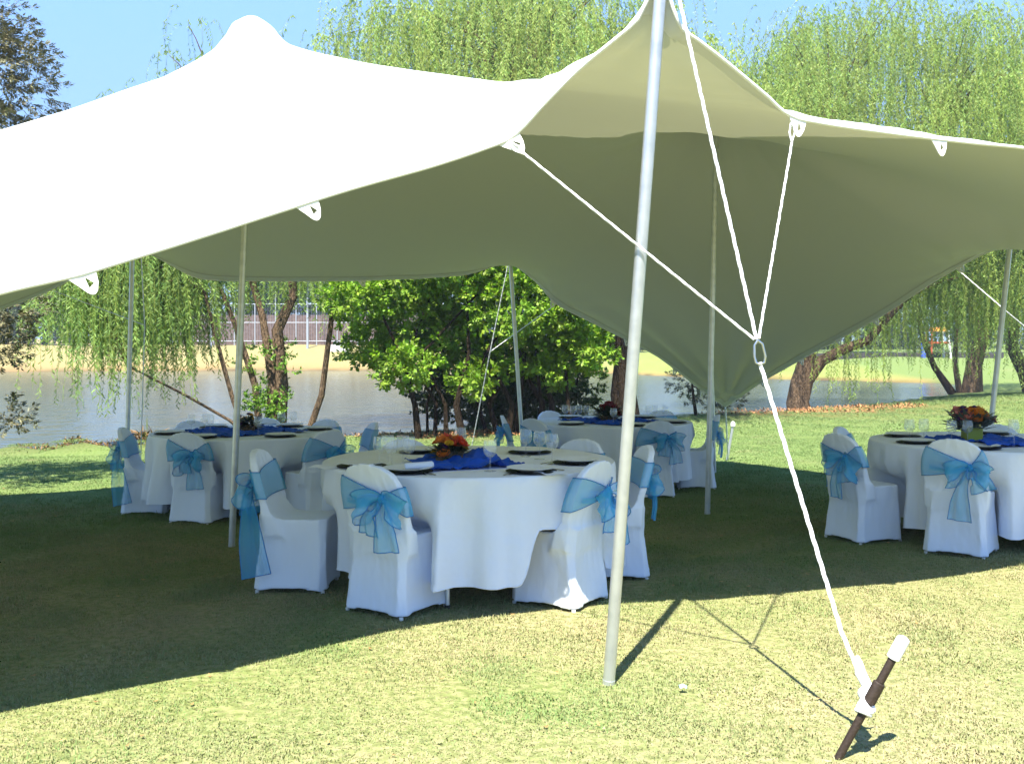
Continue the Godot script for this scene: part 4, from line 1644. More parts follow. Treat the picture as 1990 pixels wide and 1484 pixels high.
func tone(base: Color, k: float, r: RandomNumberGenerator) -> Color:
	var m := 1.0 + r.randf_range(-k, k)
	return Color(base.r * m * r.randf_range(0.9, 1.1), base.g * m, base.b * m * r.randf_range(0.85, 1.1))


func willow(label: String, trunks: Array, clusters: Array, col: Color, seed_: int, group := "", per := 30, spread := 0.42) -> Node3D:
	# trunks: [points, start radius, end radius]; clusters: [tip of a bough, how far its twigs hang, share of twigs]
	var r := RandomNumberGenerator.new()
	r.seed = seed_
	var foot: Vector3 = trunks[0][0][0]
	var o := thing("willow_tree", label, "tree", foot, 0.0, group)
	for t in trunks:
		var pts: Array = t[0].map(func(q): return q - foot)
		part("trunk", limb_mesh(pts, t[1], t[2], 12, 0.06), t[3] if t.size() > 3 else M.bark, o)
	var tips := []
	var tw := MB.new()
	var where := [[], [], []]
	var tints := []
	for c in clusters:
		var tip: Vector3 = c[0] - foot
		var best := Vector3.ZERO
		var far := 1e9
		for t in trunks:
			for k in t[0].size():
				if k * 2 < t[0].size():
					continue
				var q: Vector3 = t[0][k] - foot
				var d := q.distance_to(tip) + (2.0 if q.y > tip.y else 0.0)
				if d < far:
					far = d
					best = q
		var run := best.distance_to(tip)
		tw.tube(bent(best, tip, Vector3(0, run * 0.14, 0), 6), [0.045, 0.036, 0.028, 0.02, 0.014, 0.010, 0.006], 5, false)
		var n := int(per * float(c[2]))
		for i in n:
			var off := Vector3(r.randfn(0, spread), r.randfn(0.0, spread * 0.45), r.randfn(0, spread))
			var hang: float = c[1] * r.randf_range(0.45, 1.15)
			var kind := 2 if hang > 2.0 else (1 if hang > 1.15 else 0)
			var sc := clampf(hang / [0.9, 1.6, 2.6][kind] as float, 0.65, 1.35)
			var turn := Basis(Vector3.UP, atan2(-off.z, off.x) + r.randf_range(-1.2, 1.2))
			where[kind].append(Transform3D(turn * Basis.from_scale(Vector3(r.randf_range(0.8, 1.2), sc, r.randf_range(0.8, 1.2))), tip + off))
	for i in 61:
		tints.append(tone(col, 0.28, r))
	part("boughs", tw.commit(), M.bark, o)
	for k in 3:
		if where[k].size():
			scatter("foliage", strands[k], M.leaves, where[k], tints, o)
	return o


func dome(c: Vector3, rx: float, ry: float, rz: float, n: int, hang: Vector2, seed_: int, low := -0.1) -> Array:
	# bough tips spread over the upper side of a rounded crown
	var r := RandomNumberGenerator.new()
	r.seed = seed_
	var out := []
	for i in n:
		var y := lerpf(low, 1.0, (i + 0.5) / n)
		var a := i * 2.39996 + r.randf_range(-0.4, 0.4)
		var s := sqrt(maxf(0.0, 1.0 - y * y))
		var k := r.randf_range(0.72, 1.05)
		out.append([c + Vector3(cos(a) * s * rx, y * ry, sin(a) * s * rz) * k, r.randf_range(hang.x, hang.y), r.randf_range(0.6, 1.4)])
	return out


func leafy(called: String, label: String, category: String, trunks: Array, lumps: Array, n: int, size: float, col: Color, seed_: int, group := "", m: Material = null, kind := 0, bark: Material = null) -> Node3D:
	# a tree or bush of broad-leaved sprigs: lumps are [centre, radii]
	var r := RandomNumberGenerator.new()
	r.seed = seed_
	var foot: Vector3 = trunks[0][0][0] if trunks.size() else lumps[0][0]
	var o := thing(called, label, category, foot, 0.0, group)
	for t in trunks:
		part("trunk", limb_mesh(t[0].map(func(q): return q - foot), t[1], t[2], 9, 0.05), bark if bark else M.dark_bark, o)
	var where := []
	var tints := []
	var total := 0.0
	for l in lumps:
		total += l[1].x * l[1].y + l[1].y * l[1].z + l[1].x * l[1].z
	var tw := MB.new()
	for l in lumps:
		var rad: Vector3 = l[1]
		var count := int(n * (rad.x * rad.y + rad.y * rad.z + rad.x * rad.z) / total)
		var own := r.randf_range(0.8, 1.2)
		if trunks.size():
			var best := Vector3.ZERO
			var far := 1e9
			for t in trunks:
				for k in range(1, t[0].size()):
					var q: Vector3 = t[0][k] - foot
					if q.distance_to(l[0] - foot) < far:
						far = q.distance_to(l[0] - foot)
						best = q
			tw.tube(bent(best, l[0] - foot, Vector3(0, -far * 0.08, 0), 4), [0.03 * size * 3.0, 0.02 * size * 3.0, 0.008 * size * 3.0], 5, false)
		for i in count:
			var d := Vector3(r.randfn(), r.randfn(), r.randfn()).normalized()
			var k := pow(r.randf(), 0.45)
			var at: Vector3 = l[0] - foot + d * rad * k
			var look := (d + Vector3(r.randf_range(-0.7, 0.7), r.randf_range(-0.3, 0.6), r.randf_range(-0.7, 0.7))).normalized()
			if absf(look.y) > 0.95:
				look = Vector3(0.5, 0.7, 0.4).normalized()
			var bs := Basis.looking_at(-look, Vector3.UP) * Basis.from_scale(Vector3.ONE * size * r.randf_range(0.7, 1.25))
			where.append(Transform3D(bs, at))
	for i in 67:
		tints.append(tone(col, 0.25, r))
	if trunks.size():
		part("branches", tw.commit(), bark if bark else M.dark_bark, o)
	scatter("foliage", sprigs[kind], m if m else M.leaves, where, tints, o)
	return o


func g3(x: float, z: float, up := 0.0) -> Vector3:
	return on_ground(x, z, up)


func nature() -> void:
	strands = [strand_mesh(1, 0.9, 0.095, 0.030), strand_mesh(2, 1.6, 0.095, 0.032), strand_mesh(3, 2.6, 0.095, 0.036)]
	sprigs = [sprig_mesh(4, 16, 1.0, 0.42, 0.62), sprig_mesh(5, 20, 1.0, 0.34, 0.36)]
	var pale := Color(0.275, 0.38, 0.10)
	var deep := Color(0.075, 0.13, 0.022)
	# the many-stemmed willow at the near shore, its curtain of twigs hanging over the water
	var b1 := g3(-4.7, 20.6, -0.1)
	var t1 := [
		[[b1, b1 + Vector3(0.12, 1.2, 0.1), b1 + Vector3(0.02, 2.3, 0.1), b1 + Vector3(0.32, 3.0, 0), b1 + Vector3(0.28, 3.7, 0), b1 + Vector3(0.1, 4.6, 0.2), b1 + Vector3(0.0, 5.2, 0.2)], 0.155, 0.05],
		[[b1 + Vector3(-0.30, 0, 0.1), b1 + Vector3(-0.42, 1.2, 0.1), b1 + Vector3(-0.75, 2.3, 0.2), b1 + Vector3(-1.3, 3.6, 0.1), b1 + Vector3(-1.7, 4.5, 0.0)], 0.085, 0.03],
		[[b1 + Vector3(-0.5, 0, 0.3), b1 + Vector3(-0.8, 1.0, 0.4), b1 + Vector3(-1.05, 2.0, 0.5), b1 + Vector3(-1.3, 3.0, 0.5), b1 + Vector3(-1.9, 4.4, 0.4)], 0.055, 0.03],
		[[b1 + Vector3(0.5, 0, -0.2), b1 + Vector3(0.85, 1.0, -0.2), b1 + Vector3(1.05, 2.4, -0.1), b1 + Vector3(1.2, 3.6, 0), b1 + Vector3(1.5, 5.2, 0.1)], 0.075, 0.035],
		[[b1 + Vector3(-0.2, 0, 0.5), b1 + Vector3(-0.8, 0.55, 0.6), b1 + Vector3(-1.6, 1.05, 0.8), b1 + Vector3(-2.6, 1.6, 1.0)], 0.042, 0.018],
		[[b1 + Vector3(-0.1, 0, 0.2), b1 + Vector3(-0.1, 1.3, 0.0), b1 + Vector3(-0.35, 2.6, -0.2), b1 + Vector3(-0.7, 3.8, -0.2), b1 + Vector3(-1.0, 5.4, -0.3)], 0.11, 0.05],
	]
	var c1 := []
	var r := RandomNumberGenerator.new()
	r.seed = 77
	# the hanging curtain between the thin edge pole and the picture's edge
	for k in 40:
		var x := r.randf_range(-8.5, -6.1)
		var z := r.randf_range(18.9, 21.5)
		var y := r.randf_range(2.6, 5.2)
		c1.append([Vector3(x, y, -z), y - (r.randf_range(1.0, 1.8) if k % 6 else 0.5), 1.0])
	for k in 12:
		var x := r.randf_range(-6.0, -3.2)
		var y2 := r.randf_range(3.0, 4.4)
		c1.append([Vector3(x, y2, -r.randf_range(19.5, 22)), minf(1.5, y2 - 2.2), 0.6])
	# sparse wisps over the tent
	for q in [Vector2(-6.6, 8.0), Vector2(-7.0, 7.4), Vector2(-6.2, 7.3), Vector2(-7.4, 6.7), Vector2(-5.9, 7.2), Vector2(-7.9, 6.5)]:
		c1.append([Vector3(q.x, q.y, -21.0), 1.1, 0.30])
	for k in 12:
		c1.append([Vector3(r.randf_range(-7.2, -4.5), r.randf_range(5.2, 6.8), -r.randf_range(19.5, 22)), 1.4, 0.7])
	willow("many-stemmed willow at the water's edge, long twigs hanging over the lake", t1, c1, Color(0.21, 0.32, 0.085), 101, "", 32, 0.21)
	# leafy shoots round its foot
	var sh := []
	for k in 12:
		sh.append([b1 + Vector3(r.randf_range(-0.4, 0.4), r.randf_range(0.5, 2.0), r.randf_range(0.0, 0.5)), Vector3(0.30, 0.22, 0.25)])
	leafy("leafy_shoots", "fresh green shoots sprouting up the many-stemmed willow's trunks", "shoots", [], sh, 150, 0.17, Color(0.14, 0.25, 0.03), 15)

	# big willow whose hanging crown fills the sky behind the tent
	var b3 := g3(2.75, 24.3, -0.1)
	var t3 := [[[b3, b3 + Vector3(-0.12, 0.8, 0), b3 + Vector3(-0.10, 1.5, 0), b3 + Vector3(-0.35, 2.3, 0), b3 + Vector3(-0.8, 3.6, 0), b3 + Vector3(-1.6, 5.6, 0.2), b3 + Vector3(-2.4, 8.0, 0.2)], 0.34, 0.14, M.dark_bark],
		[[b3 + Vector3(-0.3, 2.2, 0), b3 + Vector3(-0.9, 2.35, 0.1), b3 + Vector3(-1.8, 2.6, 0.3), b3 + Vector3(-3.2, 3.6, 0.6), b3 + Vector3(-4.6, 5.2, 0.8)], 0.16, 0.05, M.dark_bark],
		[[b3 + Vector3(-0.4, 2.6, 0), b3 + Vector3(0.3, 4.2, -0.2), b3 + Vector3(0.8, 6.5, -0.3)], 0.15, 0.05, M.dark_bark]]
	var c3 := dome(Vector3(0.3, 6.2, -24.6), 5.3, 4.8, 3.2, 100, Vector2(1.8, 3.4), 5, -0.1)
	for q in [[2.6, 3.9, 1.9], [3.4, 3.6, 1.6], [4.0, 3.4, 1.5], [1.7, 3.7, 1.3], [4.6, 3.5, 1.3], [-3.2, 4.2, 1.5], [-3.6, 4.6, 2.4], [-2.9, 4.4, 2.0]]:
		c3.append([Vector3(q[0], q[1], -23.6), q[2], 0.8])
	willow("tall willow with a dark leaning trunk seen beside the nearest pole", t3, c3, pale, 202, "", 46, 0.50)

	# the wide willow beyond the right half of the tent
	var b4 := g3(8.7, 30.8, -0.1)
	var t4 := [[[b4, b4 + Vector3(-0.15, 0.6, 0), b4 + Vector3(-0.02, 1.2, 0), b4 + Vector3(0.15, 1.9, 0), b4 + Vector3(-0.1, 3.2, 0), b4 + Vector3(0.3, 5.6, 0), b4 + Vector3(0.8, 8.6, 0)], 0.42, 0.18],
		[[b4 + Vector3(0.1, 1.2, 0), b4 + Vector3(0.55, 1.85, 0.1), b4 + Vector3(1.2, 2.2, 0.1), b4 + Vector3(1.9, 2.45, 0.2), b4 + Vector3(2.6, 3.3, 0.2), b4 + Vector3(4.0, 4.6, 0), b4 + Vector3(6.0, 6.4, 0)], 0.20, 0.08],
		[[b4 + Vector3(0.1, 3.6, 0), b4 + Vector3(2.2, 6.0, -0.4), b4 + Vector3(4.4, 8.8, -0.5)], 0.17, 0.06],
		[[b4 + Vector3(0.0, 3.4, 0), b4 + Vector3(-1.4, 5.6, 0.3), b4 + Vector3(-2.2, 8.0, 0.3)], 0.15, 0.06]]
	var c4 := dome(Vector3(11.4, 6.4, -31.0), 6.6, 5.6, 3.8, 120, Vector2(1.8, 3.8), 6, -0.05)
	for q in [[9.6, 3.3, 2.9], [10.2, 3.5, 3.2], [10.5, 3.2, 2.9], [11.3, 4.0, 3.0], [12.2, 4.2, 3.4], [12.6, 4.0, 2.4], [13.4, 4.4, 3.0], [13.9, 3.6, 1.9], [14.8, 4.2, 2.6], [15.5, 4.6, 3.0], [15.0, 5.2, 2.4], [16.2, 4.6, 2.2], [9.9, 4.4, 2.2], [11.7, 5.0, 2.2], [13.0, 5.2, 2.4]]:
		c4.append([Vector3(q[0], q[1], -30.0 - r.randf() * 1.5), q[2], 0.8])
	for k in 22:
		c4.append([Vector3(r.randf_range(12.5, 17.5), r.randf_range(3.4, 5.4), -r.randf_range(29.5, 33.0)), r.randf_range(1.5, 2.6), 0.9])
	willow("wide willow with a low crooked limb, rising from wood chips by the pond", t4, c4, Color(0.26, 0.37, 0.09), 303, "", 46, 0.55)

	# willows further along the bank
	var b5 := g3(19.0, 42.5, -0.1)
	var c5 := dome(Vector3(19.5, 5.6, -42.5), 6.2, 4.6, 4.0, 56, Vector2(2.2, 4.0), 8, -0.15)
	for k in 14:
		c5.append([Vector3(r.randf_range(14.5, 23.0), r.randf_range(3.6, 5.4), -r.randf_range(39.5, 43.0)), r.randf_range(1.8, 3.3), 0.9])
	willow("willow with several slanting stems on the bank behind the yellow vase table", [[[b5, b5 + Vector3(0.1, 1.2, 0), b5 + Vector3(0.5, 2.6, 0), b5 + Vector3(0.6, 4.6, 0), b5 + Vector3(0.4, 8.0, 0)], 0.42, 0.16],
		[[b5 + Vector3(-0.9, 0, 0.3), b5 + Vector3(-1.7, 1.1, 0.4), b5 + Vector3(-2.2, 2.2, 0.5), b5 + Vector3(-2.6, 4.4, 0.5)], 0.17, 0.07, M.dark_bark],
		[[b5 + Vector3(-0.5, 0, 0), b5 + Vector3(-0.7, 1.3, 0), b5 + Vector3(-0.6, 3.0, 0), b5 + Vector3(-0.9, 5.0, 0)], 0.13, 0.06]], c5, Color(0.23, 0.345, 0.075), 404, "", 40, 0.62)
	var b6 := g3(18.0, 35.5, -0.1)
	var c6 := dome(Vector3(18.8, 4.6, -35.8), 3.6, 4.0, 3.0, 30, Vector2(1.6, 2.8), 9, -0.1)
	willow("willow with a thick leaning trunk on the mound at the picture's edge", [[[b6, b6 + Vector3(-0.3, 0.8, 0), b6 + Vector3(-0.75, 1.7, 0), b6 + Vector3(-0.6, 3.0, 0), b6 + Vector3(0.2, 5.2, 0)], 0.30, 0.12]], c6, Color(0.23, 0.345, 0.075), 505, "", 36, 0.5)

	# the dense bright bush behind the middle of the tent
	var b2 := g3(-0.6, 20.9, -0.05)
	var st := []
	for k in 13:
		var x := -1.35 + k * 0.27 + r.randf_range(-0.22, 0.22)
		var q := Vector3(x, 0, r.randf_range(-0.5, 0.5))
		st.append([[b2 + q, b2 + q + Vector3(r.randf_range(-0.2, 0.1), 0.7, 0.1), b2 + q + Vector3(r.randf_range(-0.6, 0.6), 1.7, 0.1), b2 + q * 1.2 + Vector3(r.randf_range(-0.8, 0.8), 2.9, 0)], r.randf_range(0.03, 0.10), 0.02])
	var lumps := []
	for q in [[-2.55, 2.55, 0.8, 0.6], [-2.3, 1.65, 0.75, 0.5], [-1.6, 3.0, 0.95, 0.7], [-1.5, 2.15, 0.9, 0.6], [-1.55, 1.25, 0.75, 0.45], [-0.6, 3.5, 1.0, 0.8], [-0.5, 2.6, 1.0, 0.75], [-0.6, 1.7, 0.95, 0.6], [0.5, 3.3, 1.0, 0.8], [0.5, 2.4, 0.95, 0.7], [0.55, 1.5, 0.85, 0.5], [1.4, 3.0, 0.85, 0.7], [1.5, 2.1, 0.85, 0.6], [1.4, 1.25, 0.7, 0.45], [2.1, 2.5, 0.6, 0.5], [2.2, 1.6, 0.55, 0.45], [-0.1, 0.95, 0.6, 0.3]]:
		lumps.append([b2 + Vector3(q[0], q[1] + 0.25, r.randf_range(-0.6, 0.7)), Vector3(q[2] * 0.78, q[3] * 0.8, 0.8)])
	leafy("leafy_bush", "dense bright green bush with dark stems on the shore behind the middle of the tent", "bush", st, lumps, 2700, 0.27, Color(0.20, 0.32, 0.03), 22)
	# dim undergrowth and low tree at its foot
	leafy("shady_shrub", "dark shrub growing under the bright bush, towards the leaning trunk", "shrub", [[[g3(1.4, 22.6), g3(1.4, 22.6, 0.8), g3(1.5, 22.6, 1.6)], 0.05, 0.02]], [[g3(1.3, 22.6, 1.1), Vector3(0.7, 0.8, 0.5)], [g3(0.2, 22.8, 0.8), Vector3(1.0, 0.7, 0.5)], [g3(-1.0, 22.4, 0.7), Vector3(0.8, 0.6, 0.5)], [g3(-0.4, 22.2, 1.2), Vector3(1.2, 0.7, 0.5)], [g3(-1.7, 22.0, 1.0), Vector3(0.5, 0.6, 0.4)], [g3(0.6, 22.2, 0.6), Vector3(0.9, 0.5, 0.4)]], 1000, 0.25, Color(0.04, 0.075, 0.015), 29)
	leafy("shore_shrub", "brownish thin shrub by the water right of the leaning trunk", "shrub", [[[g3(4.9, 27.4), g3(4.8, 27.4, 0.8), g3(4.9, 27.4, 1.5)], 0.05, 0.02]], [[g3(4.9, 27.4, 1.0), Vector3(0.8, 0.6, 0.4)], [g3(5.7, 27.6, 0.6), Vector3(0.6, 0.5, 0.4)]], 240, 0.22, Color(0.07, 0.085, 0.03), 31, "", M.dull_leaves, 1)

	# brownish tree leaning in from the left
	var b7 := g3(-7.95, 12.2)
	leafy("brown_leaved_tree", "olive brown small-leaved tree reaching in at the picture's upper corner", "tree", [[[b7, b7 + Vector3(0.1, 1.6, 0), b7 + Vector3(0.3, 3.0, 0), b7 + Vector3(0.9, 4.6, 0), b7 + Vector3(1.4, 5.4, 0)], 0.16, 0.05]],
		[[b7 + Vector3(1.5, 5.5, 0), Vector3(0.75, 0.65, 0.7)], [b7 + Vector3(1.8, 4.85, 0), Vector3(0.78, 0.55, 0.7)], [b7 + Vector3(1.55, 4.25, 0.2), Vector3(0.8, 0.4, 0.7)], [b7 + Vector3(0.7, 5.2, 0.2), Vector3(0.9, 0.8, 0.9)], [b7 + Vector3(2.2, 5.15, 0.2), Vector3(0.35, 0.25, 0.4)], [b7 + Vector3(0.2, 4.4, 0.3), Vector3(1.0, 0.8, 0.9)], [b7 + Vector3(1.95, 2.2, 0), Vector3(0.5, 0.3, 0.4)], [b7 + Vector3(1.85, 1.75, 0), Vector3(0.35, 0.25, 0.4)], [b7 + Vector3(2.0, 0.85, 0), Vector3(0.25, 0.22, 0.3)], [b7 + Vector3(0.9, 2.0, 0), Vector3(0.9, 0.5, 0.6)]], 2600, 0.17, Color(0.12, 0.115, 0.06), 33, "", M.dull_leaves, 1)

	# far bank: a ball court behind a tall fence, and the trees behind it
	var court := thing("court_wall", "reddish brown wall behind the tall fence across the lake", "wall", Vector3(-19.0, ground(-19.0, 104.0), -104.0))
	var wbm := MB.new()
	wbm.box(Vector3(0, 1.5, 0), Vector3(30.0, 3.0, 0.3), Basis.IDENTITY, 0.03)
	part("wall", wbm.commit(), M.court_wall, court)
	for k in 11:
		var pb := MB.new()
		pb.box(Vector3(-14.6 + 2.9 * k, 1.55, 0.22), Vector3(0.35, 3.1, 0.12), Basis.IDENTITY, 0.02)
		part("pier", pb.commit(), M.court_wall, court)
	var fence := thing("court_fence", "tall pale metal fence with many posts across the lake", "fence", Vector3(-19.0, ground(-19.0, 100.0), -100.0))
	for k in 17:
		var pb := MB.new()
		var x := -16.0 + 2.0 * k
		pb.tube([Vector3(x, -0.3, 0), Vector3(x, 4.0 if k % 3 else 5.4, 0)], [0.055], 8)
		part("post", pb.commit(), M.fence_metal, fence)
	for y in [0.4, 2.2, 4.0]:
		var pb := MB.new()
		pb.tube([Vector3(-16.0, y, 0), Vector3(16.0, y, 0)], [0.035], 6)
		part("rail", pb.commit(), M.fence_metal, fence)
	var wires := MB.new()
	for k in 128:
		var x := -16.0 + 0.25 * k
		wires.tube([Vector3(x, 0.4, 0.02), Vector3(x, 4.0, 0.02)], [0.008], 3, false)
	part("mesh_wires", wires.commit(), M.fence_metal, fence).set_meta("kind", "stuff")
	for q in [[-18.9, 95.0, 6.0, "pale slim lamp post standing in front of the court fence"], [-27.8, 95.0, 6.4, "pale slim lamp post between willow twigs and the tent pole under the peak"]]:
		var p := thing("lamp_post", q[3], "lamp post", g3(q[0], q[1]))
		var pb := MB.new()
		pb.tube([Vector3(0, -0.2, 0), Vector3(0, q[2], 0)], [0.11, 0.08], 10)
		part("pole", pb.commit(), M.fence_metal, p)
		var lb := MB.new()
		lb.box(Vector3(0, q[2] + 0.06, 0.25), Vector3(0.3, 0.14, 0.8), Basis.IDENTITY, 0.03)
		part("lamp_head", lb.commit(), M.fence_metal, p)
	var cbm := MB.new()
	cbm.box(Vector3(0, 0.2, 0), Vector3(2.1, 0.7, 0.8), Basis.IDENTITY, 0.05)
	solo("concrete_block", cbm.commit(), M.pale_concrete, "low pale concrete block on the dry far bank below the fence", "concrete block", g3(-15.8, 94.0))
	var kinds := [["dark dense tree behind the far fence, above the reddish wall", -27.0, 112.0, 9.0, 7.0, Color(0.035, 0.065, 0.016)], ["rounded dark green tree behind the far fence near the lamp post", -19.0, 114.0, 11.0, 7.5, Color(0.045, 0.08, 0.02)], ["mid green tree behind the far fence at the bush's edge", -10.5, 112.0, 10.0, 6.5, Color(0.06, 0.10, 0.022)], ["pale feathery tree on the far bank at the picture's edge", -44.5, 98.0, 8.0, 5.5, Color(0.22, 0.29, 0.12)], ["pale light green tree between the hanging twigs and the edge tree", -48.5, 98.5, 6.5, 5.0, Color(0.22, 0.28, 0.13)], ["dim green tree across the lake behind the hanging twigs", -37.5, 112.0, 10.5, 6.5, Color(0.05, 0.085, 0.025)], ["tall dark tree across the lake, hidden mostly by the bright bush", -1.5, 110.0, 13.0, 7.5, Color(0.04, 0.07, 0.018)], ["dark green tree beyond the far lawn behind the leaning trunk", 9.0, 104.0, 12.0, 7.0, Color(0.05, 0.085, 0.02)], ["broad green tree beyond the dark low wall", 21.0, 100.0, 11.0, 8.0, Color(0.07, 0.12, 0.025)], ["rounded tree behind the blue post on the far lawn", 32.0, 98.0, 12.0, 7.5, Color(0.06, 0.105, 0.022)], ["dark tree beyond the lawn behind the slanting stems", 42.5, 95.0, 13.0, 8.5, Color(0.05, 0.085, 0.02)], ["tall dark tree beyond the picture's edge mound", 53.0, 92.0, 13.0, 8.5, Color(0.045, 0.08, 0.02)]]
	for i in kinds.size():
		var q: Array = kinds[i]
		var f := g3(q[1], q[2])
		var lm := []
		for k in 8:
			var a := k * 2.4
			var hh: float = q[3] * (0.36 + 0.52 * (k / 7.0))
			var ww: float = q[4] * 0.5 * (1.0 - 0.55 * absf(k / 7.0 - 0.35))
			lm.append([f + Vector3(cos(a) * ww * 0.7, hh, sin(a) * ww * 0.6), Vector3(ww * 0.75, q[3] * 0.17, ww * 0.7)])
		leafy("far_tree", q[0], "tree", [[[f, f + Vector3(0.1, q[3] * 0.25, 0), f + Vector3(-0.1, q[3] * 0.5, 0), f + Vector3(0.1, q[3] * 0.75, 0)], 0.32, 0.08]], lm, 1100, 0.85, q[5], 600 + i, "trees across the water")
	# low bushes that close the view under the far crowns
	var hedge := []
	for k in 46:
		var x := -72.0 + k * 2.9
		hedge.append([g3(x, 117.0 + 3.0 * sin(k * 1.9), 1.6 + 0.7 * sin(k * 2.3)), Vector3(2.4, 2.0 + 0.6 * sin(k * 3.1), 1.6)])
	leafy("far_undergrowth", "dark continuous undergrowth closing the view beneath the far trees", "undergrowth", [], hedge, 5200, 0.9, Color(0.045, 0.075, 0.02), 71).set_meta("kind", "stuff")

	# far lawn: low dark retaining wall, posts, a slope
	var lw := thing("low_wall", "low dark retaining wall running along the far lawn behind the willow twigs", "wall", g3(24.0, 74.0))
	for k in 13:
		var sb := MB.new()
		sb.box(Vector3(-10.5 + k * 1.75, 0.18, -0.6 * sin(k * 0.25)), Vector3(1.73, 0.62 if k > 5 else 0.30 + 0.05 * k, 0.35), Basis.IDENTITY, 0.03)
		part("stone_block", sb.commit(), M.dark_stone, lw)
	var blue := MB.new()
	blue.tube([Vector3(0, -0.1, 0), Vector3(0, 1.75, 0)], [0.16], 12)
	solo("blue_post", blue.commit(), M.blue_paint, "bright blue post standing before the dark low wall", "post", g3(29.0, 72.5))
	var blue2 := MB.new()
	blue2.tube([Vector3(0, -0.1, 0), Vector3(0, 1.3, 0)], [0.14], 12)
	solo("blue_post", blue2.commit(), M.blue_paint, "blue post at the tent's edge above the crooked willow trunk", "post", g3(20.4, 72.5))
	var play := thing("play_frame", "red and white play frame on the far lawn beside the blue post", "play equipment", g3(30.2, 73.0))
	for k in 4:
		var lb := MB.new()
		lb.tube([Vector3(-0.7 if k % 2 else 0.7, -0.1, -0.6 if k < 2 else 0.6), Vector3(-0.55 if k % 2 else 0.55, 1.9, -0.5 if k < 2 else 0.5)], [0.07], 8)
		part("leg", lb.commit(), M.red_paint if k % 2 else M.white_plastic, play)
	var db := MB.new()
	db.box(Vector3(0, 1.05, 0), Vector3(1.4, 0.12, 1.2), Basis.IDENTITY, 0.02)
	part("deck", db.commit(), M.red_paint, play)
	var rb := MB.new()
	rb.grid([[Vector3(-0.5, 1.85, 0.5), Vector3(0.5, 1.85, 0.5)], [Vector3(-0.5, 2.15, 0), Vector3(0.5, 2.15, 0)], [Vector3(-0.5, 1.85, -0.5), Vector3(0.5, 1.85, -0.5)]])
	part("roof", rb.commit(), M.ochre_bloom, play)

	# dry reeds, wood chips and leaf litter on the near shore
	var reed := MB.new()
	r.seed = 909
	for k in 2600:
		var t := r.randf()
		var x := lerpf(-8.9, -6.2, pow(t, 0.55)) + r.randfn(0, 0.15)
		var z := table_at(near_shore, x) - 0.25 + r.randfn(0, 0.28)
		var at := g3(x, z, -0.02)
		var h := r.randf_range(0.08, 0.34) * (0.25 + 0.9 * t) * (0.6 + 0.6 * absf(sin(x * 5.0)))
		var d := Vector3(r.randfn(0, 0.9), r.randf_range(0.1, 1.0), r.randfn(0, 0.9)).normalized()
		var tn := r.randf_range(0.3, 1.2)
		reed.tint = Color(0.24 * tn, 0.15 * tn, 0.07 * tn) if r.randf() < 0.75 else Color(0.10 * tn, 0.13 * tn, 0.03 * tn)
		reed.leaf(at, d, d.cross(Vector3(r.randf() - 0.5, 0, r.randf() - 0.5)).normalized(), h, 0.03)
	setting("dry_reeds", reed.commit(), M.dry_litter, "stuff")
	var chips := MB.new()
	for k in 3400:
		var a := r.randf() * TAU
		var q := sqrt(r.randf())
		var spot := Vector2(7.6 + cos(a) * q * 4.2, 29.2 + sin(a) * q * 1.6)
		if k > 2500:
			spot = Vector2(-0.3 + cos(a) * q * 3.2, 21.2 + sin(a) * q * 0.9)
		var at := g3(spot.x, spot.y, 0.02 + 0.08 * r.randf() * (1.0 - q))
		var tn := r.randf_range(0.5, 1.3)
		chips.tint = Color(0.33 * tn, 0.17 * tn, 0.075 * tn)
		var d := Vector3(r.randfn(), r.randfn() * 0.4 + 0.2, r.randfn()).normalized()
		chips.leaf(at, d, d.cross(Vector3.UP).normalized(), r.randf_range(0.05, 0.15), r.randf_range(0.025, 0.06))
	setting("wood_chip_litter", chips.commit(), M.dry_litter, "stuff")
	var fallen := MB.new()
	for k in 420:
		var z := 3.0 + 15.0 * pow(r.randf(), 1.5)
		var x := r.randf_range(-0.54, 0.54) * z
		if in_lake(x, z) > -0.6:
			continue
		var at := g3(x, z, 0.016)
		var tn := r.randf_range(0.5, 1.25)
		fallen.tint = Color(0.36 * tn, 0.24 * tn, 0.10 * tn) if r.randf() < 0.85 else Color(0.30 * tn, 0.30 * tn, 0.14 * tn)
		var d := Vector3(r.randfn(), r.randfn() * 0.15, r.randfn()).normalized()
		fallen.leaf(at, d, d.cross(Vector3.UP).normalized(), r.randf_range(0.015, 0.042), r.randf_range(0.007, 0.016), 0.4)
	setting("fallen_leaves", fallen.commit(), M.dry_litter, "stuff")
	var scrap := MB.new()
	scrap.grid([[Vector3(-0.018, 0.004, -0.012), Vector3(0, 0.012, -0.014), Vector3(0.016, 0.005, -0.01)], [Vector3(-0.016, 0.012, 0), Vector3(0, 0.018, 0), Vector3(0.018, 0.010, 0.002)], [Vector3(-0.012, 0.003, 0.012), Vector3(0.002, 0.009, 0.013), Vector3(0.015, 0.002, 0.01)]])
	solo("paper_scrap", scrap.commit(), M.blue_scrap, "tiny light blue scrap lying in the sunny grass", "litter", g3(0.717, 4.32, 0.022))


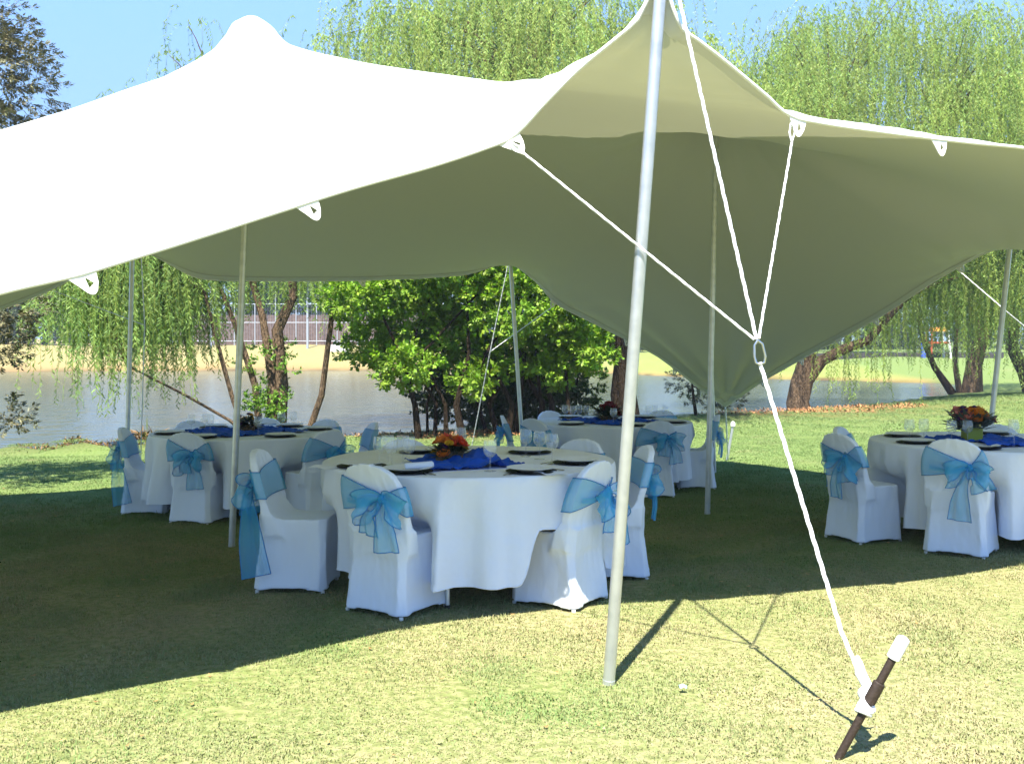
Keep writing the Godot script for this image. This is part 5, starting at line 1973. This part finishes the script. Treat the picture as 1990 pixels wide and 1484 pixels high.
# ---------------------------------------------------------------- grass
func turf_patch(seed_: int, blades: int, size: float, high: float) -> ArrayMesh:
	var r := RandomNumberGenerator.new()
	r.seed = seed_
	var b := MB.new()
	for k in blades:
		var at := Vector3(r.randf_range(-0.5, 0.5) * size, -0.004, r.randf_range(-0.5, 0.5) * size)
		var a := r.randf() * TAU
		var lean := r.randf_range(0.3, 1.25)
		var out := Vector3(cos(a), 0, sin(a))
		var side := Vector3(-sin(a), 0, cos(a)) * r.randf_range(0.0014, 0.0028)
		var h := high * r.randf_range(0.5, 1.2)
		var mid := at + (Vector3.UP * cos(lean * 0.5) + out * sin(lean * 0.5)) * h * 0.55
		var tip := mid + (Vector3.UP * cos(lean * 1.5) + out * sin(lean * 1.5)) * h * 0.6
		var s := r.randf()
		var tn := r.randf_range(0.85, 1.15)
		b.tint = Color(1.16 * tn, 1.02 * tn, 0.98 * tn) if s < 0.5 else Color(0.84 * tn, 0.97 * tn, 0.78 * tn)
		var p1 := b.p(at - side)
		var p2 := b.p(at + side)
		var p3 := b.p(mid - side * 0.9)
		var p4 := b.p(mid + side * 0.9)
		var p5 := b.p(tip)
		b.quad(p1, p3, p4, p2)
		b.tri(p3, p5, p4)
	return b.commit()


func grass() -> void:
	var r := RandomNumberGenerator.new()
	r.seed = 31
	var hue := FastNoiseLite.new()
	hue.seed = 5
	hue.frequency = 0.45
	hue.fractal_octaves = 4
	var fine := FastNoiseLite.new()
	fine.seed = 6
	fine.frequency = 2.2
	fine.fractal_octaves = 3
	var holder := thing("lawn_grass", "short mown strawy grass blades of the lawn under and before the tent", "grass")
	holder.set_meta("kind", "stuff")
	var patches := [turf_patch(1, 420, 0.30, 0.014), turf_patch(2, 420, 0.30, 0.012), turf_patch(3, 420, 0.30, 0.018)]
	var where := [[], [], []]
	var tints := [[], [], []]
	var z := 2.9
	while z < 36.0:
		var step := 0.17 if z < 9.0 else (0.26 if z < 20.0 else 0.42)
		var half := 0.54 * z + 0.4
		var x := -half
		while x < half:
			var q := Vector2(x + r.randf_range(-0.09, 0.09), z + r.randf_range(-0.09, 0.09))
			x += step
			if in_lake(q.x, q.y) > -0.5:
				continue
			var k := r.randi() % 3
			var sc := r.randf_range(0.85, 1.2) * (1.0 if z < 9.0 else (1.35 if z < 20.0 else 2.0))
			where[k].append(Transform3D(Basis(Vector3.UP, r.randf() * TAU) * Basis.from_scale(Vector3(sc, sc * r.randf_range(0.75, 1.2) * (1.0 + 1.1 * maxf(-0.45, fine.get_noise_2d(q.x * 1.3 + 50.0, q.y * 1.3))), sc)), g3(q.x, q.y)))
			var n := hue.get_noise_2d(q.x, q.y) * 0.6 + fine.get_noise_2d(q.x, q.y) * 0.7
			var s := clampf(0.62 - 0.75 * sm(5.0, 12.0, z) + n, 0.0, 1.0)
			tints[k].append(Color(0.165, 0.225, 0.08).lerp(Color(0.335, 0.295, 0.165), s))
		z += step
	for k in 3:
		scatter("blades", patches[k], M.grass_blades, where[k], tints[k], holder)
